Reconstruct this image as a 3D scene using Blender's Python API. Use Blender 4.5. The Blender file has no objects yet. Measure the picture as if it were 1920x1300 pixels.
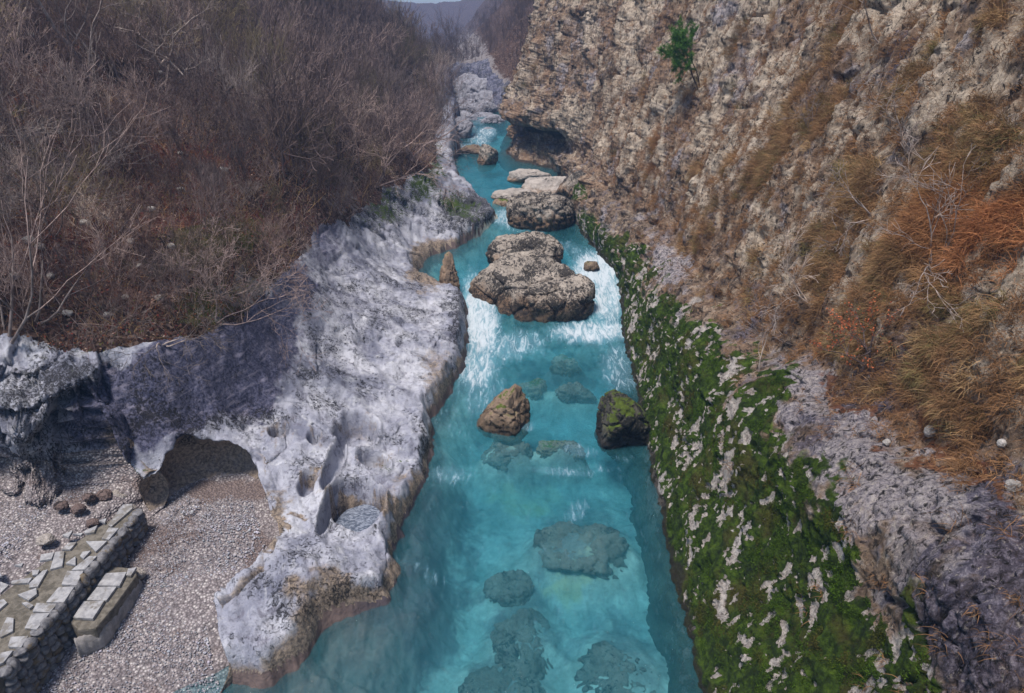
import bpy, bmesh, math, random
import numpy as np
from mathutils import Vector
R=math.radians
rng=np.random.default_rng(7); random.seed(7)
f32=np.float32
scene=bpy.context.scene; COL=scene.collection

# ------------------------------------------------------------------ camera
H=12.0; FPX=1280.0; PITCH=R(25.5)
FW=np.array([0,math.cos(PITCH),-math.sin(PITCH)]); UP=np.array([0,math.sin(PITCH),math.cos(PITCH)])
def ray(px,py):
    u=(px-960)/FPX; v=(650-py)/FPX
    return np.array([u,FW[1]+UP[1]*v,FW[2]+UP[2]*v])
def atz(px,py,z):                      # point of the picture lying at height z
    d=ray(px,py); t=(z-H)/d[2]; return np.array([d[0]*t,d[1]*t,z])
def project(P):                        # world -> photo pixels
    x=P[...,0]; y=P[...,1]; z=P[...,2]-H
    dz=np.maximum(y*FW[1]+z*FW[2],.05); up=y*UP[1]+z*UP[2]
    return 960+FPX*x/dz, 650-FPX*up/dz, dz
cam=bpy.data.cameras.new('camera'); co=bpy.data.objects.new('camera',cam); COL.objects.link(co)
co.location=(0,0,H); co.rotation_euler=(R(90)-PITCH,0,0)
cam.sensor_width=36; cam.lens=36*FPX/1920; cam.clip_start=.1; cam.clip_end=3000; scene.camera=co

# ------------------------------------------------------------------ noise
_p=rng.permutation(256).astype(np.int32); PERM=np.concatenate([_p,_p,_p])
_g=rng.normal(size=(256,3)); GRAD=(_g/np.linalg.norm(_g,axis=1)[:,None]).astype(f32)
from concurrent.futures import ThreadPoolExecutor
POOL=ThreadPoolExecutor(4)
def chunked(fn,P,*a):                  # same result, worked in cache-sized pieces
    P=np.asarray(P,f32); n=len(P)
    if n<40000: return fn(P,*a)
    r=list(POOL.map(lambda i: fn(P[i:i+40000],*a),range(0,n,40000)))
    return tuple(np.concatenate(q) for q in zip(*r)) if isinstance(r[0],tuple) else np.concatenate(r)
def noise(P): return chunked(_noise,P)
def _noise(P):
    P=np.asarray(P,f32); i=np.floor(P).astype(np.int32); f=P-i; i&=255
    u=f*f*f*(f*(f*6-15)+10); out=0
    for dx in (0,1):
        wx=u[:,0] if dx else 1-u[:,0]; hx=PERM[i[:,0]+dx]
        for dy in (0,1):
            wy=u[:,1] if dy else 1-u[:,1]; hy=PERM[hx+i[:,1]+dy]
            for dz in (0,1):
                wz=u[:,2] if dz else 1-u[:,2]; g=GRAD[PERM[hy+i[:,2]+dz]&255]
                out=out+wx*wy*wz*(g[:,0]*(f[:,0]-dx)+g[:,1]*(f[:,1]-dy)+g[:,2]*(f[:,2]-dz))
    return out*1.6
def fbm(P,s,o=4,gain=.5,seed=0,ridge=False,stretch=(1,1,1)):
    Q=np.asarray(P,f32)*(np.array(stretch,f32)*s)+seed*17.3; a=1; r=0; t=0
    for k in range(o):
        n=noise(Q)
        if ridge: n=1-2*np.abs(n)
        r=r+a*n; t+=a; a*=gain; Q=Q*2.03+11.7
    return r/t
def cells(P,s,seed=0,stretch=(1,1,1),jit=.9): return chunked(_cells,P,s,seed,stretch,jit)
def _cells(P,s,seed,stretch,jit):
    """F1,F2 distances and a random id of a cellular noise in 3D"""
    Q=np.asarray(P,f32)*(np.array(stretch,f32)*s)+seed*13.1
    i=np.floor(Q).astype(np.int32); f=Q-i
    f1=np.full(len(Q),9,f32); f2=f1.copy(); cid=np.zeros(len(Q),f32)
    for a in (-1,0,1):
        for b in (-1,0,1):
            for c in (-1,0,1):
                h=PERM[PERM[PERM[(i[:,0]+a)&255]+((i[:,1]+b)&255)]+((i[:,2]+c)&255)]
                g=GRAD[h]; dx=a+.5+g[:,0]*.5*jit-f[:,0]; dy=b+.5+g[:,1]*.5*jit-f[:,1]; dz=c+.5+g[:,2]*.5*jit-f[:,2]
                d=dx*dx+dy*dy+dz*dz; m=d<f1
                f2=np.where(m,f1,np.minimum(f2,d)); f1=np.where(m,d,f1); cid=np.where(m,h/255.,cid)
    return np.sqrt(f1),np.sqrt(f2),cid
def ss(a,b,x):
    t=np.clip((x-a)/(b-a),0,1); return t*t*(3-2*t)
def lerp(a,b,t): return a+(b-a)*t
def blob(px,py,L,wob=0):               # soft ellipses in the picture: (x,y,rx,ry,angle,weight)
    o=0
    for b in L:
        x,y,rx,ry=b[:4]; an=R(b[4]) if len(b)>4 else 0; w=b[5] if len(b)>5 else 1
        dx=px-x; dy=py-y; c,s=math.cos(an),math.sin(an)
        q=((dx*c+dy*s)/rx)**2+((-dx*s+dy*c)/ry)**2
        o=np.maximum(o,w*(1-ss(.35,1.7,np.sqrt(q)+wob)))
    return o
def polysd(x,y,poly):                  # signed distance, <0 inside; and vector to the nearest point of the outline
    poly=np.asarray(poly,f32); best=np.full(x.shape,1e9,f32); vx=np.zeros(x.shape,f32); vy=vx.copy(); ins=np.zeros(x.shape,bool)
    n=len(poly)
    for k in range(n):
        a=poly[k]; b=poly[(k+1)%n]; e=b-a; L=max(float(e@e),1e-9)
        t=np.clip(((x-a[0])*e[0]+(y-a[1])*e[1])/L,0,1); dx=a[0]+t*e[0]-x; dy=a[1]+t*e[1]-y; d=dx*dx+dy*dy
        m=d<best; best=np.where(m,d,best); vx=np.where(m,dx,vx); vy=np.where(m,dy,vy)
        if abs(e[1])>1e-9:
            c=((a[1]>y)!=(b[1]>y))&(x<a[0]+(y-a[1])*e[0]/e[1]); ins^=c
    d=np.sqrt(best); return np.where(ins,-d,d),vx,vy

# ------------------------------------------------------------------ mesh helpers
def mesh_np(name,V,F,mats,smooth=True,attrs=None,uv=None,matidx=None):
    V=np.ascontiguousarray(V,f32); F=np.ascontiguousarray(F,np.int32); k=F.shape[1]
    me=bpy.data.meshes.new(name); me.vertices.add(len(V)); me.vertices.foreach_set('co',V.ravel())
    me.loops.add(F.size); me.loops.foreach_set('vertex_index',F.ravel())
    me.polygons.add(len(F)); me.polygons.foreach_set('loop_start',np.arange(0,F.size,k,dtype=np.int32))
    if smooth: me.polygons.foreach_set('use_smooth',np.ones(len(F),bool))
    for m in (mats if isinstance(mats,(list,tuple)) else [mats]): me.materials.append(m)
    if matidx is not None: me.polygons.foreach_set('material_index',np.asarray(matidx,np.int32))
    for an,A in (attrs or {}).items():
        A=np.asarray(A,f32)
        if A.ndim==1: at=me.attributes.new(an,'FLOAT','POINT'); at.data.foreach_set('value',np.ascontiguousarray(A))
        else:
            at=me.attributes.new(an,'FLOAT_COLOR','POINT'); at.data.foreach_set('color',np.ascontiguousarray(A).ravel())
    me.update(calc_edges=True); return me
def link(name,me,parent=None,loc=None):
    o=bpy.data.objects.new(name,me); COL.objects.link(o)
    if parent: o.parent=parent
    if loc is not None: o.location=loc
    return o
def tag(o,label=None,cat=None,group=None,kind=None):
    if label: o['label']=label
    if cat: o['category']=cat
    if group: o['group']=group
    if kind: o['kind']=kind
    return o
def empty(name,loc): 
    o=bpy.data.objects.new(name,None); o.location=loc; o.empty_display_size=.3; COL.objects.link(o); return o
def gridF(nr,nc):
    i=np.arange(nr*nc).reshape(nr,nc); return np.stack([i[:-1,:-1],i[:-1,1:],i[1:,1:],i[1:,:-1]],-1).reshape(-1,4)
def submesh(V,F,keep,attrs):
    F=F[keep]; used=np.zeros(len(V),bool); used[F.ravel()]=True
    idx=np.cumsum(used)-1; return V[used],idx[F],{k:a[used] for k,a in attrs.items()}

# ------------------------------------------------------------------ material helper
def lin(c):
    return tuple(((v/255)/12.92 if v/255<=.04045 else ((v/255+.055)/1.055)**2.4) for v in c)+(1,)
class NT:
    def __init__(s,name):
        s.m=bpy.data.materials.new(name); s.m.use_nodes=True; s.t=s.m.node_tree; s.t.nodes.clear()
        s.out=s.n('ShaderNodeOutputMaterial'); s._pos=None
    def n(s,ty,**k):
        q=s.t.nodes.new(ty)
        for a,b in k.items(): setattr(q,a,b)
        return q
    def lk(s,a,b):
        if isinstance(a,bpy.types.NodeSocket): s.t.links.new(a,b)
        else: b.default_value=a
    def pos(s):
        if s._pos is None: s._pos=s.n('ShaderNodeNewGeometry').outputs['Position']
        return s._pos
    def obj(s):
        t=s.n('ShaderNodeTexCoord').outputs['Object']; r=s.n('ShaderNodeObjectInfo').outputs['Random']
        m=s.n('ShaderNodeVectorMath',operation='MULTIPLY_ADD'); s.lk(r,m.inputs[0]); m.inputs[1].default_value=(37,91,53); s.lk(t,m.inputs[2])
        return m.outputs[0]
    def mapv(s,v,scale,rot=(0,0,0)):
        m=s.n('ShaderNodeMapping'); s.lk(v,m.inputs[0]); m.inputs['Scale'].default_value=scale; m.inputs['Rotation'].default_value=rot; return m.outputs[0]
    def noise(s,v,sc,det=4,rough=.6,dist=0,col=False):
        q=s.n('ShaderNodeTexNoise'); s.lk(v,q.inputs['Vector']); q.inputs['Scale'].default_value=sc; q.inputs['Detail'].default_value=det
        q.inputs['Roughness'].default_value=rough; q.inputs['Distortion'].default_value=dist; return q.outputs['Color' if col else 0]
    def vor(s,v,sc,feat='F1',rand=1,out='Distance'):
        q=s.n('ShaderNodeTexVoronoi',feature=feat); s.lk(v,q.inputs['Vector']); q.inputs['Scale'].default_value=sc; q.inputs['Randomness'].default_value=rand; return q.outputs[out]
    def rng(s,x,a,b,c=0,d=1,smooth=True):
        q=s.n('ShaderNodeMapRange'); q.interpolation_type='SMOOTHSTEP' if smooth else 'LINEAR'
        s.lk(x,q.inputs[0])
        for i,v in zip((1,2,3,4),(a,b,c,d)): s.lk(v,q.inputs[i])
        return q.outputs[0]
    def math(s,op,a,b=0,c=0,clamp=False):
        q=s.n('ShaderNodeMath',operation=op); q.use_clamp=clamp
        s.lk(a,q.inputs[0]); s.lk(b,q.inputs[1]); s.lk(c,q.inputs[2]); return q.outputs[0]
    def mix(s,f,a,b,mode='MIX'):
        q=s.n('ShaderNodeMix',data_type='RGBA',blend_type=mode); s.lk(f,q.inputs[0]); s.lk(a,q.inputs[6]); s.lk(b,q.inputs[7]); return q.outputs[2]
    def ramp(s,x,stops):
        q=s.n('ShaderNodeValToRGB'); s.lk(x,q.inputs[0]); e=q.color_ramp.elements
        for i,(p,c) in enumerate(stops):
            k=e[i] if i<2 else e.new(p); k.position=p; k.color=c
        return q.outputs[0]
    def attr(s,name):
        q=s.n('ShaderNodeAttribute',attribute_name=name); return q
    def chan(s,name):
        q=s.n('ShaderNodeSeparateColor'); a=s.attr(name); s.lk(a.outputs['Color'],q.inputs[0]); return q.outputs[0],q.outputs[1],q.outputs[2],a.outputs['Alpha']
    def bump(s,h,dist,st=1,nrm=None):
        q=s.n('ShaderNodeBump'); q.inputs['Strength'].default_value=st; q.inputs['Distance'].default_value=dist; s.lk(h,q.inputs['Height'])
        if nrm is not None: s.lk(nrm,q.inputs['Normal'])
        return q.outputs[0]
    def bsdf(s,col,rough=.9,nrm=None,spec=.3,**k):
        q=s.n('ShaderNodeBsdfPrincipled'); s.lk(col,q.inputs['Base Color']); s.lk(rough,q.inputs['Roughness']); s.lk(spec,q.inputs['Specular IOR Level'])
        if nrm is not None: s.lk(nrm,q.inputs['Normal'])
        for a,b in k.items(): s.lk(b,q.inputs[a])
        s.lk(q.outputs[0],s.out.inputs['Surface']); return q
def C(r,g,b): return (r,g,b,1)

def mat_shelf():
    n=NT('pale_limestone'); p=n.pos(); slate,ochre,moss,darkspk=n.chan('zone')
    big=n.noise(p,.7,5,.6,.4); med=n.noise(p,3.2,6,.65,.6); fine=n.noise(p,14,6,.7,.3); grain=n.noise(p,60,3,.7)
    base=n.ramp(big,[(.34,C(.19,.20,.27)),(.48,C(.35,.36,.44)),(.62,C(.51,.52,.59))])
    base=n.mix(n.rng(med,.52,.72,0,.55),base,C(.63,.64,.68))
    base=n.mix(n.rng(med,.33,.45,.7,0),base,C(.15,.145,.19))
    st=n.noise(n.mapv(p,(1.2,.5,3)),3,5,.6)
    sl=n.mix(n.rng(fine,.35,.65),C(.03,.034,.07),C(.13,.13,.205))
    sl=n.mix(n.rng(st,.5,.68,0,.6),sl,C(.30,.28,.36))
    sf=n.math('ADD',slate,n.math('MULTIPLY_ADD',med,.9,-.45)); base=n.mix(n.rng(sf,.3,.7),base,sl)
    oc=n.mix(n.rng(fine,.35,.65),C(.10,.075,.055),C(.38,.29,.21))
    of=n.math('ADD',ochre,n.math('MULTIPLY_ADD',med,1.0,-.5)); base=n.mix(n.rng(of,.3,.8,0,.9),base,oc)
    # dark lichen specks gathered in patches
    area=n.noise(p,1.1,4,.55); spk=n.noise(n.mapv(p,(1,1,.7)),11,6,.75,1.2)
    sp=n.math('ADD',spk,n.math('MULTIPLY_ADD',area,.45,-.22))
    sp=n.math('ADD',sp,n.math('MULTIPLY',darkspk,.16))
    base=n.mix(n.rng(sp,.625,.68,0,.9),base,C(.016,.015,.018))
    spk2=n.noise(p,31,4,.7,.8); base=n.mix(n.rng(spk2,.62,.70,0,.6),base,C(.05,.045,.05))
    mo=n.mix(fine,C(.02,.035,.006),C(.075,.12,.015)); mf=n.math('ADD',moss,n.math('ADD',n.math('MULTIPLY_ADD',fine,2.0,-1.0),n.math('MULTIPLY_ADD',med,2.2,-1.1)))
    base=n.mix(n.math('MULTIPLY',n.rng(mf,.5,.75),n.rng(moss,.05,.3)),base,mo)
    base=n.mix(.35,base,n.mix(1,base,n.ramp(grain,[(.3,C(.55,.55,.55)),(.7,C(1.3,1.3,1.3))]),'MULTIPLY'))
    h=n.math('ADD',n.math('MULTIPLY',fine,.6),n.math('MULTIPLY',grain,.15)); h=n.math('SUBTRACT',h,n.rng(sp,.58,.68,0,.35))
    n.bsdf(base,.85,n.bump(h,.09,.9),.25); return n.m
def mat_hill():
    n=NT('leafy_hillside_soil'); p=n.pos(); rock,red,green,_=n.chan('zone')
    med=n.noise(p,2.2,6,.7,.5); fine=n.noise(p,17,6,.75,.4); big=n.noise(p,.35,4,.6)
    leaf=n.vor(p,13,out='Color'); lf=n.n('ShaderNodeSeparateColor'); n.lk(leaf,lf.inputs[0])
    c=n.ramp(lf.outputs[0],[(.0,C(.02,.013,.012)),(.4,C(.06,.035,.028)),(.75,C(.115,.065,.05)),(1,C(.21,.155,.135))])
    c=n.mix(n.rng(red,.2,.9,0,.6),c,n.mix(lf.outputs[1],C(.10,.018,.016),C(.19,.06,.025)))
    c=n.mix(n.rng(n.math('ADD',green,n.math('MULTIPLY_ADD',med,1.2,-.6)),.35,.7,0,.75),c,n.mix(fine,C(.03,.04,.008),C(.13,.14,.03)))
    rk=n.mix(fine,C(.06,.055,.07),C(.42,.38,.38)); c=n.mix(n.rng(n.math('ADD',rock,n.math('MULTIPLY_ADD',med,1.4,-.7)),.4,.6),c,rk)
    c=n.mix(n.rng(fine,.3,.5,.6,0),c,C(.015,.011,.012))
    h=n.math('ADD',n.math('MULTIPLY',fine,.7),n.math('MULTIPLY',lf.outputs[2],.3))
    n.bsdf(c,.95,n.bump(h,.12,1),.15); return n.m
def mat_bed():
    n=NT('riverbed_silt'); p=n.pos(); rock,dark,yel,_=n.chan('zone')
    med=n.noise(p,.9,5,.6,.5); fine=n.noise(p,7,5,.7,.4)
    c=n.mix(n.rng(med,.35,.65),C(.34,.37,.32),C(.56,.58,.51))
    c=n.mix(n.rng(fine,.3,.7,.35,0),c,C(.12,.12,.12)); c=n.mix(n.rng(n.noise(p,.55,4,.6,.8),.52,.66,0,.55),c,C(.10,.11,.13))
    c=n.mix(n.rng(n.math('ADD',yel,n.math('MULTIPLY_ADD',med,1,-.5)),.3,.8,0,.8),c,C(.5,.42,.2))
    rk=n.mix(n.noise(p,3,6,.7,.5),C(.035,.03,.04),C(.26,.19,.17)); c=n.mix(n.rng(n.math('ADD',rock,n.math('MULTIPLY_ADD',fine,.8,-.4)),.3,.7),c,rk)
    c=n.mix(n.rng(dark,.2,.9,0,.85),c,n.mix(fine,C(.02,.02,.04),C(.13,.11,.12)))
    n.bsdf(c,.9,n.bump(fine,.08,.6),.1); return n.m
def mat_cliff():
    n=NT('weathered_cliff_rock'); p=n.pos(); slate,pale,moss,grass=n.chan('zone'); cav_shade,och,bareA,_2=n.chan('zone2')
    pv=n.mapv(p,(1,1,.55)); big=n.noise(p,.45,5,.6,.5); med=n.noise(pv,2.4,7,.68,.6); fine=n.noise(pv,11,7,.75,.5); grain=n.noise(p,48,4,.75)
    tan=n.ramp(med,[(.33,C(.03,.026,.028)),(.43,C(.12,.088,.07)),(.53,C(.28,.205,.15)),(.66,C(.54,.45,.36))])
    tan=n.mix(n.rng(big,.40,.62,0,.7),tan,n.mix(n.rng(fine,.3,.7),C(.15,.095,.07),C(.40,.24,.14)))
    c=n.mix(n.rng(n.noise(p,1.3,5,.6,.3),.56,.66,0,.6),tan,C(.24,.22,.26))
    pl=n.ramp(fine,[(.33,C(.06,.055,.07)),(.45,C(.27,.25,.29)),(.56,C(.44,.40,.42)),(.68,C(.62,.56,.53))])
    c=n.mix(n.rng(n.math('ADD',pale,n.math('MULTIPLY_ADD',med,1,-.5)),.3,.7,0,.9),c,pl)
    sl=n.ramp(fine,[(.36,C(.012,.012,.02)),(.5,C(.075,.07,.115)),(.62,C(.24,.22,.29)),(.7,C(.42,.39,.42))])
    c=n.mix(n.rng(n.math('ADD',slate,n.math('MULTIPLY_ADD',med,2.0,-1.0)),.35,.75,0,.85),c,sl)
    gr=n.mix(fine,C(.045,.022,.014),C(.22,.12,.06)); c=n.mix(n.rng(n.math('ADD',grass,n.math('MULTIPLY_ADD',med,1.1,-.55)),.38,.62,0,.9),c,gr)
    c=n.mix(n.rng(och,.3,.8,0,.85),c,n.mix(fine,C(.07,.02,.01),C(.30,.12,.05)))
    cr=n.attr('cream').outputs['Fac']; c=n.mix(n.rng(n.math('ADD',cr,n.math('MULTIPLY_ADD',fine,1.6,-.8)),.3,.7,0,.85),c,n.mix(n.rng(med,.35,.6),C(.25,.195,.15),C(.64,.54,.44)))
    lichen=n.noise(pv,6.5,7,.8,1.0); c=n.mix(n.rng(lichen,.52,.58,0,.9),c,C(.022,.02,.022)); chip=n.noise(pv,9,6,.7,.8); c=n.mix(n.rng(chip,.58,.66,0,.55),c,C(.62,.55,.47))  # dark lichen blotches, also painted in for the shade of crevices
    # moss with bare pale stones left showing through
    mo=n.ramp(n.noise(p,4.5,6,.7,.4),[(.3,C(.006,.011,.003)),(.45,C(.022,.042,.006)),(.58,C(.06,.105,.010)),(.75,C(.12,.18,.02))])
    mo=n.mix(n.rng(n.noise(p,.9,4,.6),.5,.65,0,.6),mo,n.mix(fine,C(.03,.025,.008),C(.13,.11,.03)))
    spot=n.noise(pv,5.2,6,.62,1.4); mf=n.math('ADD',moss,n.math('MULTIPLY_ADD',big,.8,-.4))
    mm=n.math('MULTIPLY',n.rng(mf,.35,.6),n.rng(n.math('ADD',bareA,n.math('MULTIPLY_ADD',spot,1.6,-.8)),.4,.55,1,0))
    bare=n.mix(n.rng(fine,.35,.6),C(.20,.18,.18),C(.68,.64,.62)); c=n.mix(n.rng(moss,.5,.8,0,.75),c,bare)
    c=n.mix(mm,c,mo)
    c=n.mix(n.rng(cav_shade,.35,.8,0,.85),c,C(.012,.011,.012)); c=n.mix(n.rng(_2,.2,.8,0,.85),c,n.mix(fine,C(.004,.004,.004),C(.05,.042,.035)))
    c=n.mix(.6,c,n.mix(1,c,n.ramp(grain,[(.3,C(.4,.4,.4)),(.7,C(1.45,1.45,1.45))]),'MULTIPLY'))
    h=n.math('ADD',n.math('MULTIPLY',med,.5),n.math('ADD',n.math('MULTIPLY',fine,.5),n.math('MULTIPLY',grain,.14))); h=n.math('ADD',h,n.math('MULTIPLY',mm,.08))
    h=n.math('SUBTRACT',h,n.rng(lichen,.56,.66,0,.15))
    n.bsdf(c,.9,n.bump(h,.22,1),.2); return n.m
def mat_boulder(name,top,low,dark,moss=0,darkT=.5):
    n=NT(name); p=n.obj(); g=n.n('ShaderNodeNewGeometry'); sx=n.n('ShaderNodeSeparateXYZ'); n.lk(g.outputs['Normal'],sx.inputs[0])
    med=n.noise(p,1.6,6,.65,.6); fine=n.noise(p,8,7,.75,.9); grain=n.noise(p,40,4,.7)
    hz=n.attr('height').outputs['Fac']
    c=n.mix(n.rng(med,.35,.65),C(*[v*.62 for v in top]),C(*top)); lo=n.mix(n.rng(fine,.3,.7),C(*[v*.45 for v in low]),C(*low))
    c=n.mix(n.rng(n.math('ADD',hz,n.math('MULTIPLY_ADD',med,.5,-.25)),.15,.5,1,0),c,lo)
    k=n.math('ADD',fine,n.math('MULTIPLY_ADD',n.noise(p,1.1,4,.5),.5,-.25)); c=n.mix(n.rng(k,darkT,darkT+.06,0,.92),c,C(*dark))
    if moss:
        mo=n.mix(fine,C(.02,.035,.005),C(.16,.22,.03)); mk=n.math('MULTIPLY',n.rng(n.math('ADD',med,n.math('MULTIPLY',sx.outputs[2],.2)),.72-moss*.25,.80-moss*.25),n.rng(hz,.3,.6)); c=n.mix(mk,c,mo)
    c=n.mix(.6,c,n.mix(1,c,n.ramp(grain,[(.3,C(.5,.5,.5)),(.7,C(1.4,1.4,1.4))]),'MULTIPLY'))
    wet=n.rng(n.math('ADD',hz,n.math('MULTIPLY_ADD',med,.3,-.15)),.0,.22,.45,0); c=n.mix(wet,c,C(.03,.025,.025))
    h=n.math('ADD',n.math('MULTIPLY',fine,.6),n.math('MULTIPLY',grain,.15)); h=n.math('SUBTRACT',h,n.rng(k,darkT-.02,darkT+.08,0,.2))
    n.bsdf(c,n.rng(hz,0,.3,.5,.9),n.bump(h,.14,1),.3); return n.m
def mat_simple(name,c1,c2,sc=6,rough=.9,bd=.03,c3=None):
    n=NT(name); p=n.obj(); a=n.noise(p,sc,5,.65,.4); c=n.mix(n.rng(a,.35,.65),C(*c1),C(*c2))
    if c3: c=n.mix(n.rng(n.noise(p,sc*.4,4,.6),.52,.62,0,.85),c,C(*c3))
    n.bsdf(c,rough,n.bump(n.noise(p,sc*4,4,.7),bd,.8),.25); return n.m
def mat_attrcol(name,rough=.9,trans=0):
    n=NT(name); a=n.attr('tint').outputs['Color']; q=n.bsdf(a,rough,None,.15)
    return n.m
def mat_bark(name,c1,c2):
    n=NT(name); p=n.pos(); a=n.noise(n.mapv(p,(1,1,.4)),9,4,.6,.4); r=n.n('ShaderNodeObjectInfo').outputs['Random']
    c=n.mix(n.rng(a,.38,.62),C(*c1),C(*c2)); c=n.mix(1,c,n.ramp(r,[(0,C(.45,.42,.42)),(.5,C(1,.92,.88)),(1,C(1.9,1.7,1.5))]),'MULTIPLY')
    n.bsdf(c,.9,n.bump(a,.02,.6),.2); return n.m
def mat_water():
    n=NT('turquoise_river_water'); p=n.pos(); foam,rip,_,_a=n.chan('foam')
    w=n.noise(n.mapv(p,(1.0,.42,1)),2.6,5,.6,.9); w2=n.noise(n.mapv(p,(1.5,.6,1)),9,4,.6,.8); w3=n.noise(n.mapv(p,(1,.6,1)),28,3,.6,.5)
    h=n.math('ADD',n.math('ADD',n.math('MULTIPLY',w,.6),n.math('MULTIPLY',w2,.28)),n.math('MULTIPLY',w3,.09))
    nb=n.n('ShaderNodeBump'); n.lk(h,nb.inputs['Height']); nb.inputs['Distance'].default_value=.24; n.lk(n.rng(rip,0,1,.55,1,False),nb.inputs['Strength']); nrm=nb.outputs[0]
    tr=n.n('ShaderNodeBsdfTransparent'); tr.inputs[0].default_value=C(.86,.97,1.0)
    gl=n.n('ShaderNodeBsdfGlossy'); gl.inputs['Roughness'].default_value=.09; n.lk(nrm,gl.inputs['Normal'])
    fr=n.n('ShaderNodeFresnel'); fr.inputs[0].default_value=1.33; n.lk(nrm,fr.inputs[1])
    milk=n.n('ShaderNodeBsdfDiffuse'); n.lk(n.mix(n.rng(w,.35,.65),C(.05,.24,.31),C(.10,.38,.46)),milk.inputs[0]); n.lk(nrm,milk.inputs[1])
    m0=n.n('ShaderNodeMixShader'); n.lk(n.math('ADD',n.math('MULTIPLY',rip,.30,),.09,clamp=True),m0.inputs[0]); n.lk(tr.outputs[0],m0.inputs[1]); n.lk(milk.outputs[0],m0.inputs[2])
    m1=n.n('ShaderNodeMixShader'); n.lk(n.math('MULTIPLY',fr.outputs[0],.65),m1.inputs[0]); n.lk(m0.outputs[0],m1.inputs[1]); n.lk(gl.outputs[0],m1.inputs[2])
    st=n.noise(n.mapv(p,(2.6,.55,1),(0,0,R(8))),1.9,8,.74,1.2); fl=n.noise(p,22,5,.75,.6)
    fa=n.math('ADD',foam,n.math('ADD',n.math('MULTIPLY_ADD',st,2.0,-1.05),n.math('MULTIPLY_ADD',fl,.15,-.07)))
    fo=n.n('ShaderNodeBsdfDiffuse'); n.lk(n.mix(n.rng(fa,.4,.95),C(.20,.38,.50),C(.50,.56,.62)),fo.inputs[0]); n.lk(n.bump(st,.10,.6),fo.inputs[1])
    m2=n.n('ShaderNodeMixShader'); n.lk(n.math('MAXIMUM',n.math('MULTIPLY',n.rng(fa,.25,1.0,0,.9),n.rng(foam,.02,.2)),n.rng(foam,.25,1.0,0,.55)),m2.inputs[0]); n.lk(m1.outputs[0],m2.inputs[1]); n.lk(fo.outputs[0],m2.inputs[2])
    n.lk(m2.outputs[0],n.out.inputs['Surface'])
    ab=n.n('ShaderNodeVolumeAbsorption'); ab.inputs[0].default_value=C(.0,.64,.80); ab.inputs[1].default_value=.52
    sc=n.n('ShaderNodeVolumeScatter'); sc.inputs[0].default_value=C(.05,.50,.62); sc.inputs[1].default_value=.13; sc.inputs['Anisotropy'].default_value=.2
    ad=n.n('ShaderNodeAddShader'); n.lk(ab.outputs[0],ad.inputs[0]); n.lk(sc.outputs[0],ad.inputs[1]); n.lk(ad.outputs[0],n.out.inputs['Volume'])
    return n.m
M=dict(shelf=mat_shelf(),hill=mat_hill(),bed=mat_bed(),cliff=mat_cliff(),water=mat_water())

# ------------------------------------------------------------------ water level, river outline, control heights
def level(y):
    return np.interp(y,[0,27.2,28.5,32.3,33.5,37.6,42.5,58,62,66,75,90,140,400],[0,0,.22,.9,1,1.05,1.8,1.85,2.5,3.0,3.8,4.4,2,-8])
RIV=[(-6.6,3),(-6.4,8.6)]+[tuple(atz(a,b,c)[:2]) for a,b,c in [(432,1262,0),(500,1268,0),(560,1232,0),(600,1165,0),(650,1140,0),(715,1122,0),(738,1070,0),(724,1030,0),(745,975,0),(770,930,0),
 (792,890,0),(800,840,0),(795,790,0),(832,740,0),(857,690,0),(868,640,0),(864,580,.1),(838,554,.5),(795,532,.8),(770,510,1),(800,482,1),(850,464,1),(893,442,1),(928,414,1.2),(902,395,1.5),(872,365,1.7),(852,335,1.8),
 (845,305,1.8),(856,286,1.9),(850,262,2.4),(862,246,2.9)]]+[(-6.5,74),(-7,84),(-4,84),(-1.8,74),(3,69),(12,60),(14,3)]
BEA=[tuple(atz(a,b,c)[:2]) for a,b,c in [(-160,930,1.3),(0,925,1.3),(90,935,1.2),(170,905,1.15),(215,900,1.1),(262,945,.85),(288,962,.75),(325,935,.8),(365,905,.9),(430,893,.9),(482,897,.85),(500,955,.65),(518,1010,.5),(542,1045,.4),(500,1110,.25),(462,1145,.2),(415,1180,.1),(428,1250,.0)]]+[(-4.9,8.7),(-4.9,2),(-24,2),(-24,14)]
CP=[atz(*q) for q in [(440,1195,.8),(500,1150,.9),(560,1085,1.05),(620,1140,.6),(700,1090,.5),(600,1000,.95),(545,1000,1.1),(700,970,.75),(660,900,.95),(620,850,1.25),(765,880,.6),(775,800,.85),(700,760,1.3),(805,730,.9),
 (825,660,1.0),(842,600,1.1),(800,565,1.35),(740,600,1.7),(660,640,1.9),(600,720,1.85),(560,800,1.65),(520,880,1.45),(480,850,1.75),(430,845,1.95),(370,840,2.1),(300,850,2.1),(240,840,2.3),(300,780,3.0),(360,760,2.8),(430,760,2.35),(480,700,2.8),
 (430,640,3.8),(380,700,3.5),(300,700,3.9),(300,640,4.5),(520,600,3.2),(560,520,3.7),(600,440,4.1),(640,520,2.7),(700,480,2.3),(760,520,1.6),(740,440,2.4),(700,400,3.3),(785,472,1.5),(812,440,1.7),(862,428,1.8),(900,408,1.9),(840,380,2.5),
 (780,360,3.3),(825,320,2.8),(830,280,3.2),(760,290,5.0),(500,500,4.9),(400,500,5.3),(300,500,5.6),(200,520,5.7),(100,520,5.9),(0,520,6.1),(600,350,5.6),(500,350,6.3),(400,350,6.8),(200,350,7.3),(0,350,7.8),(200,690,4.2),(100,690,4.2),(0,690,4.3),(200,610,4.8),(80,610,4.9),(200,790,3.2),(-150,690,4.5)]]
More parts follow.
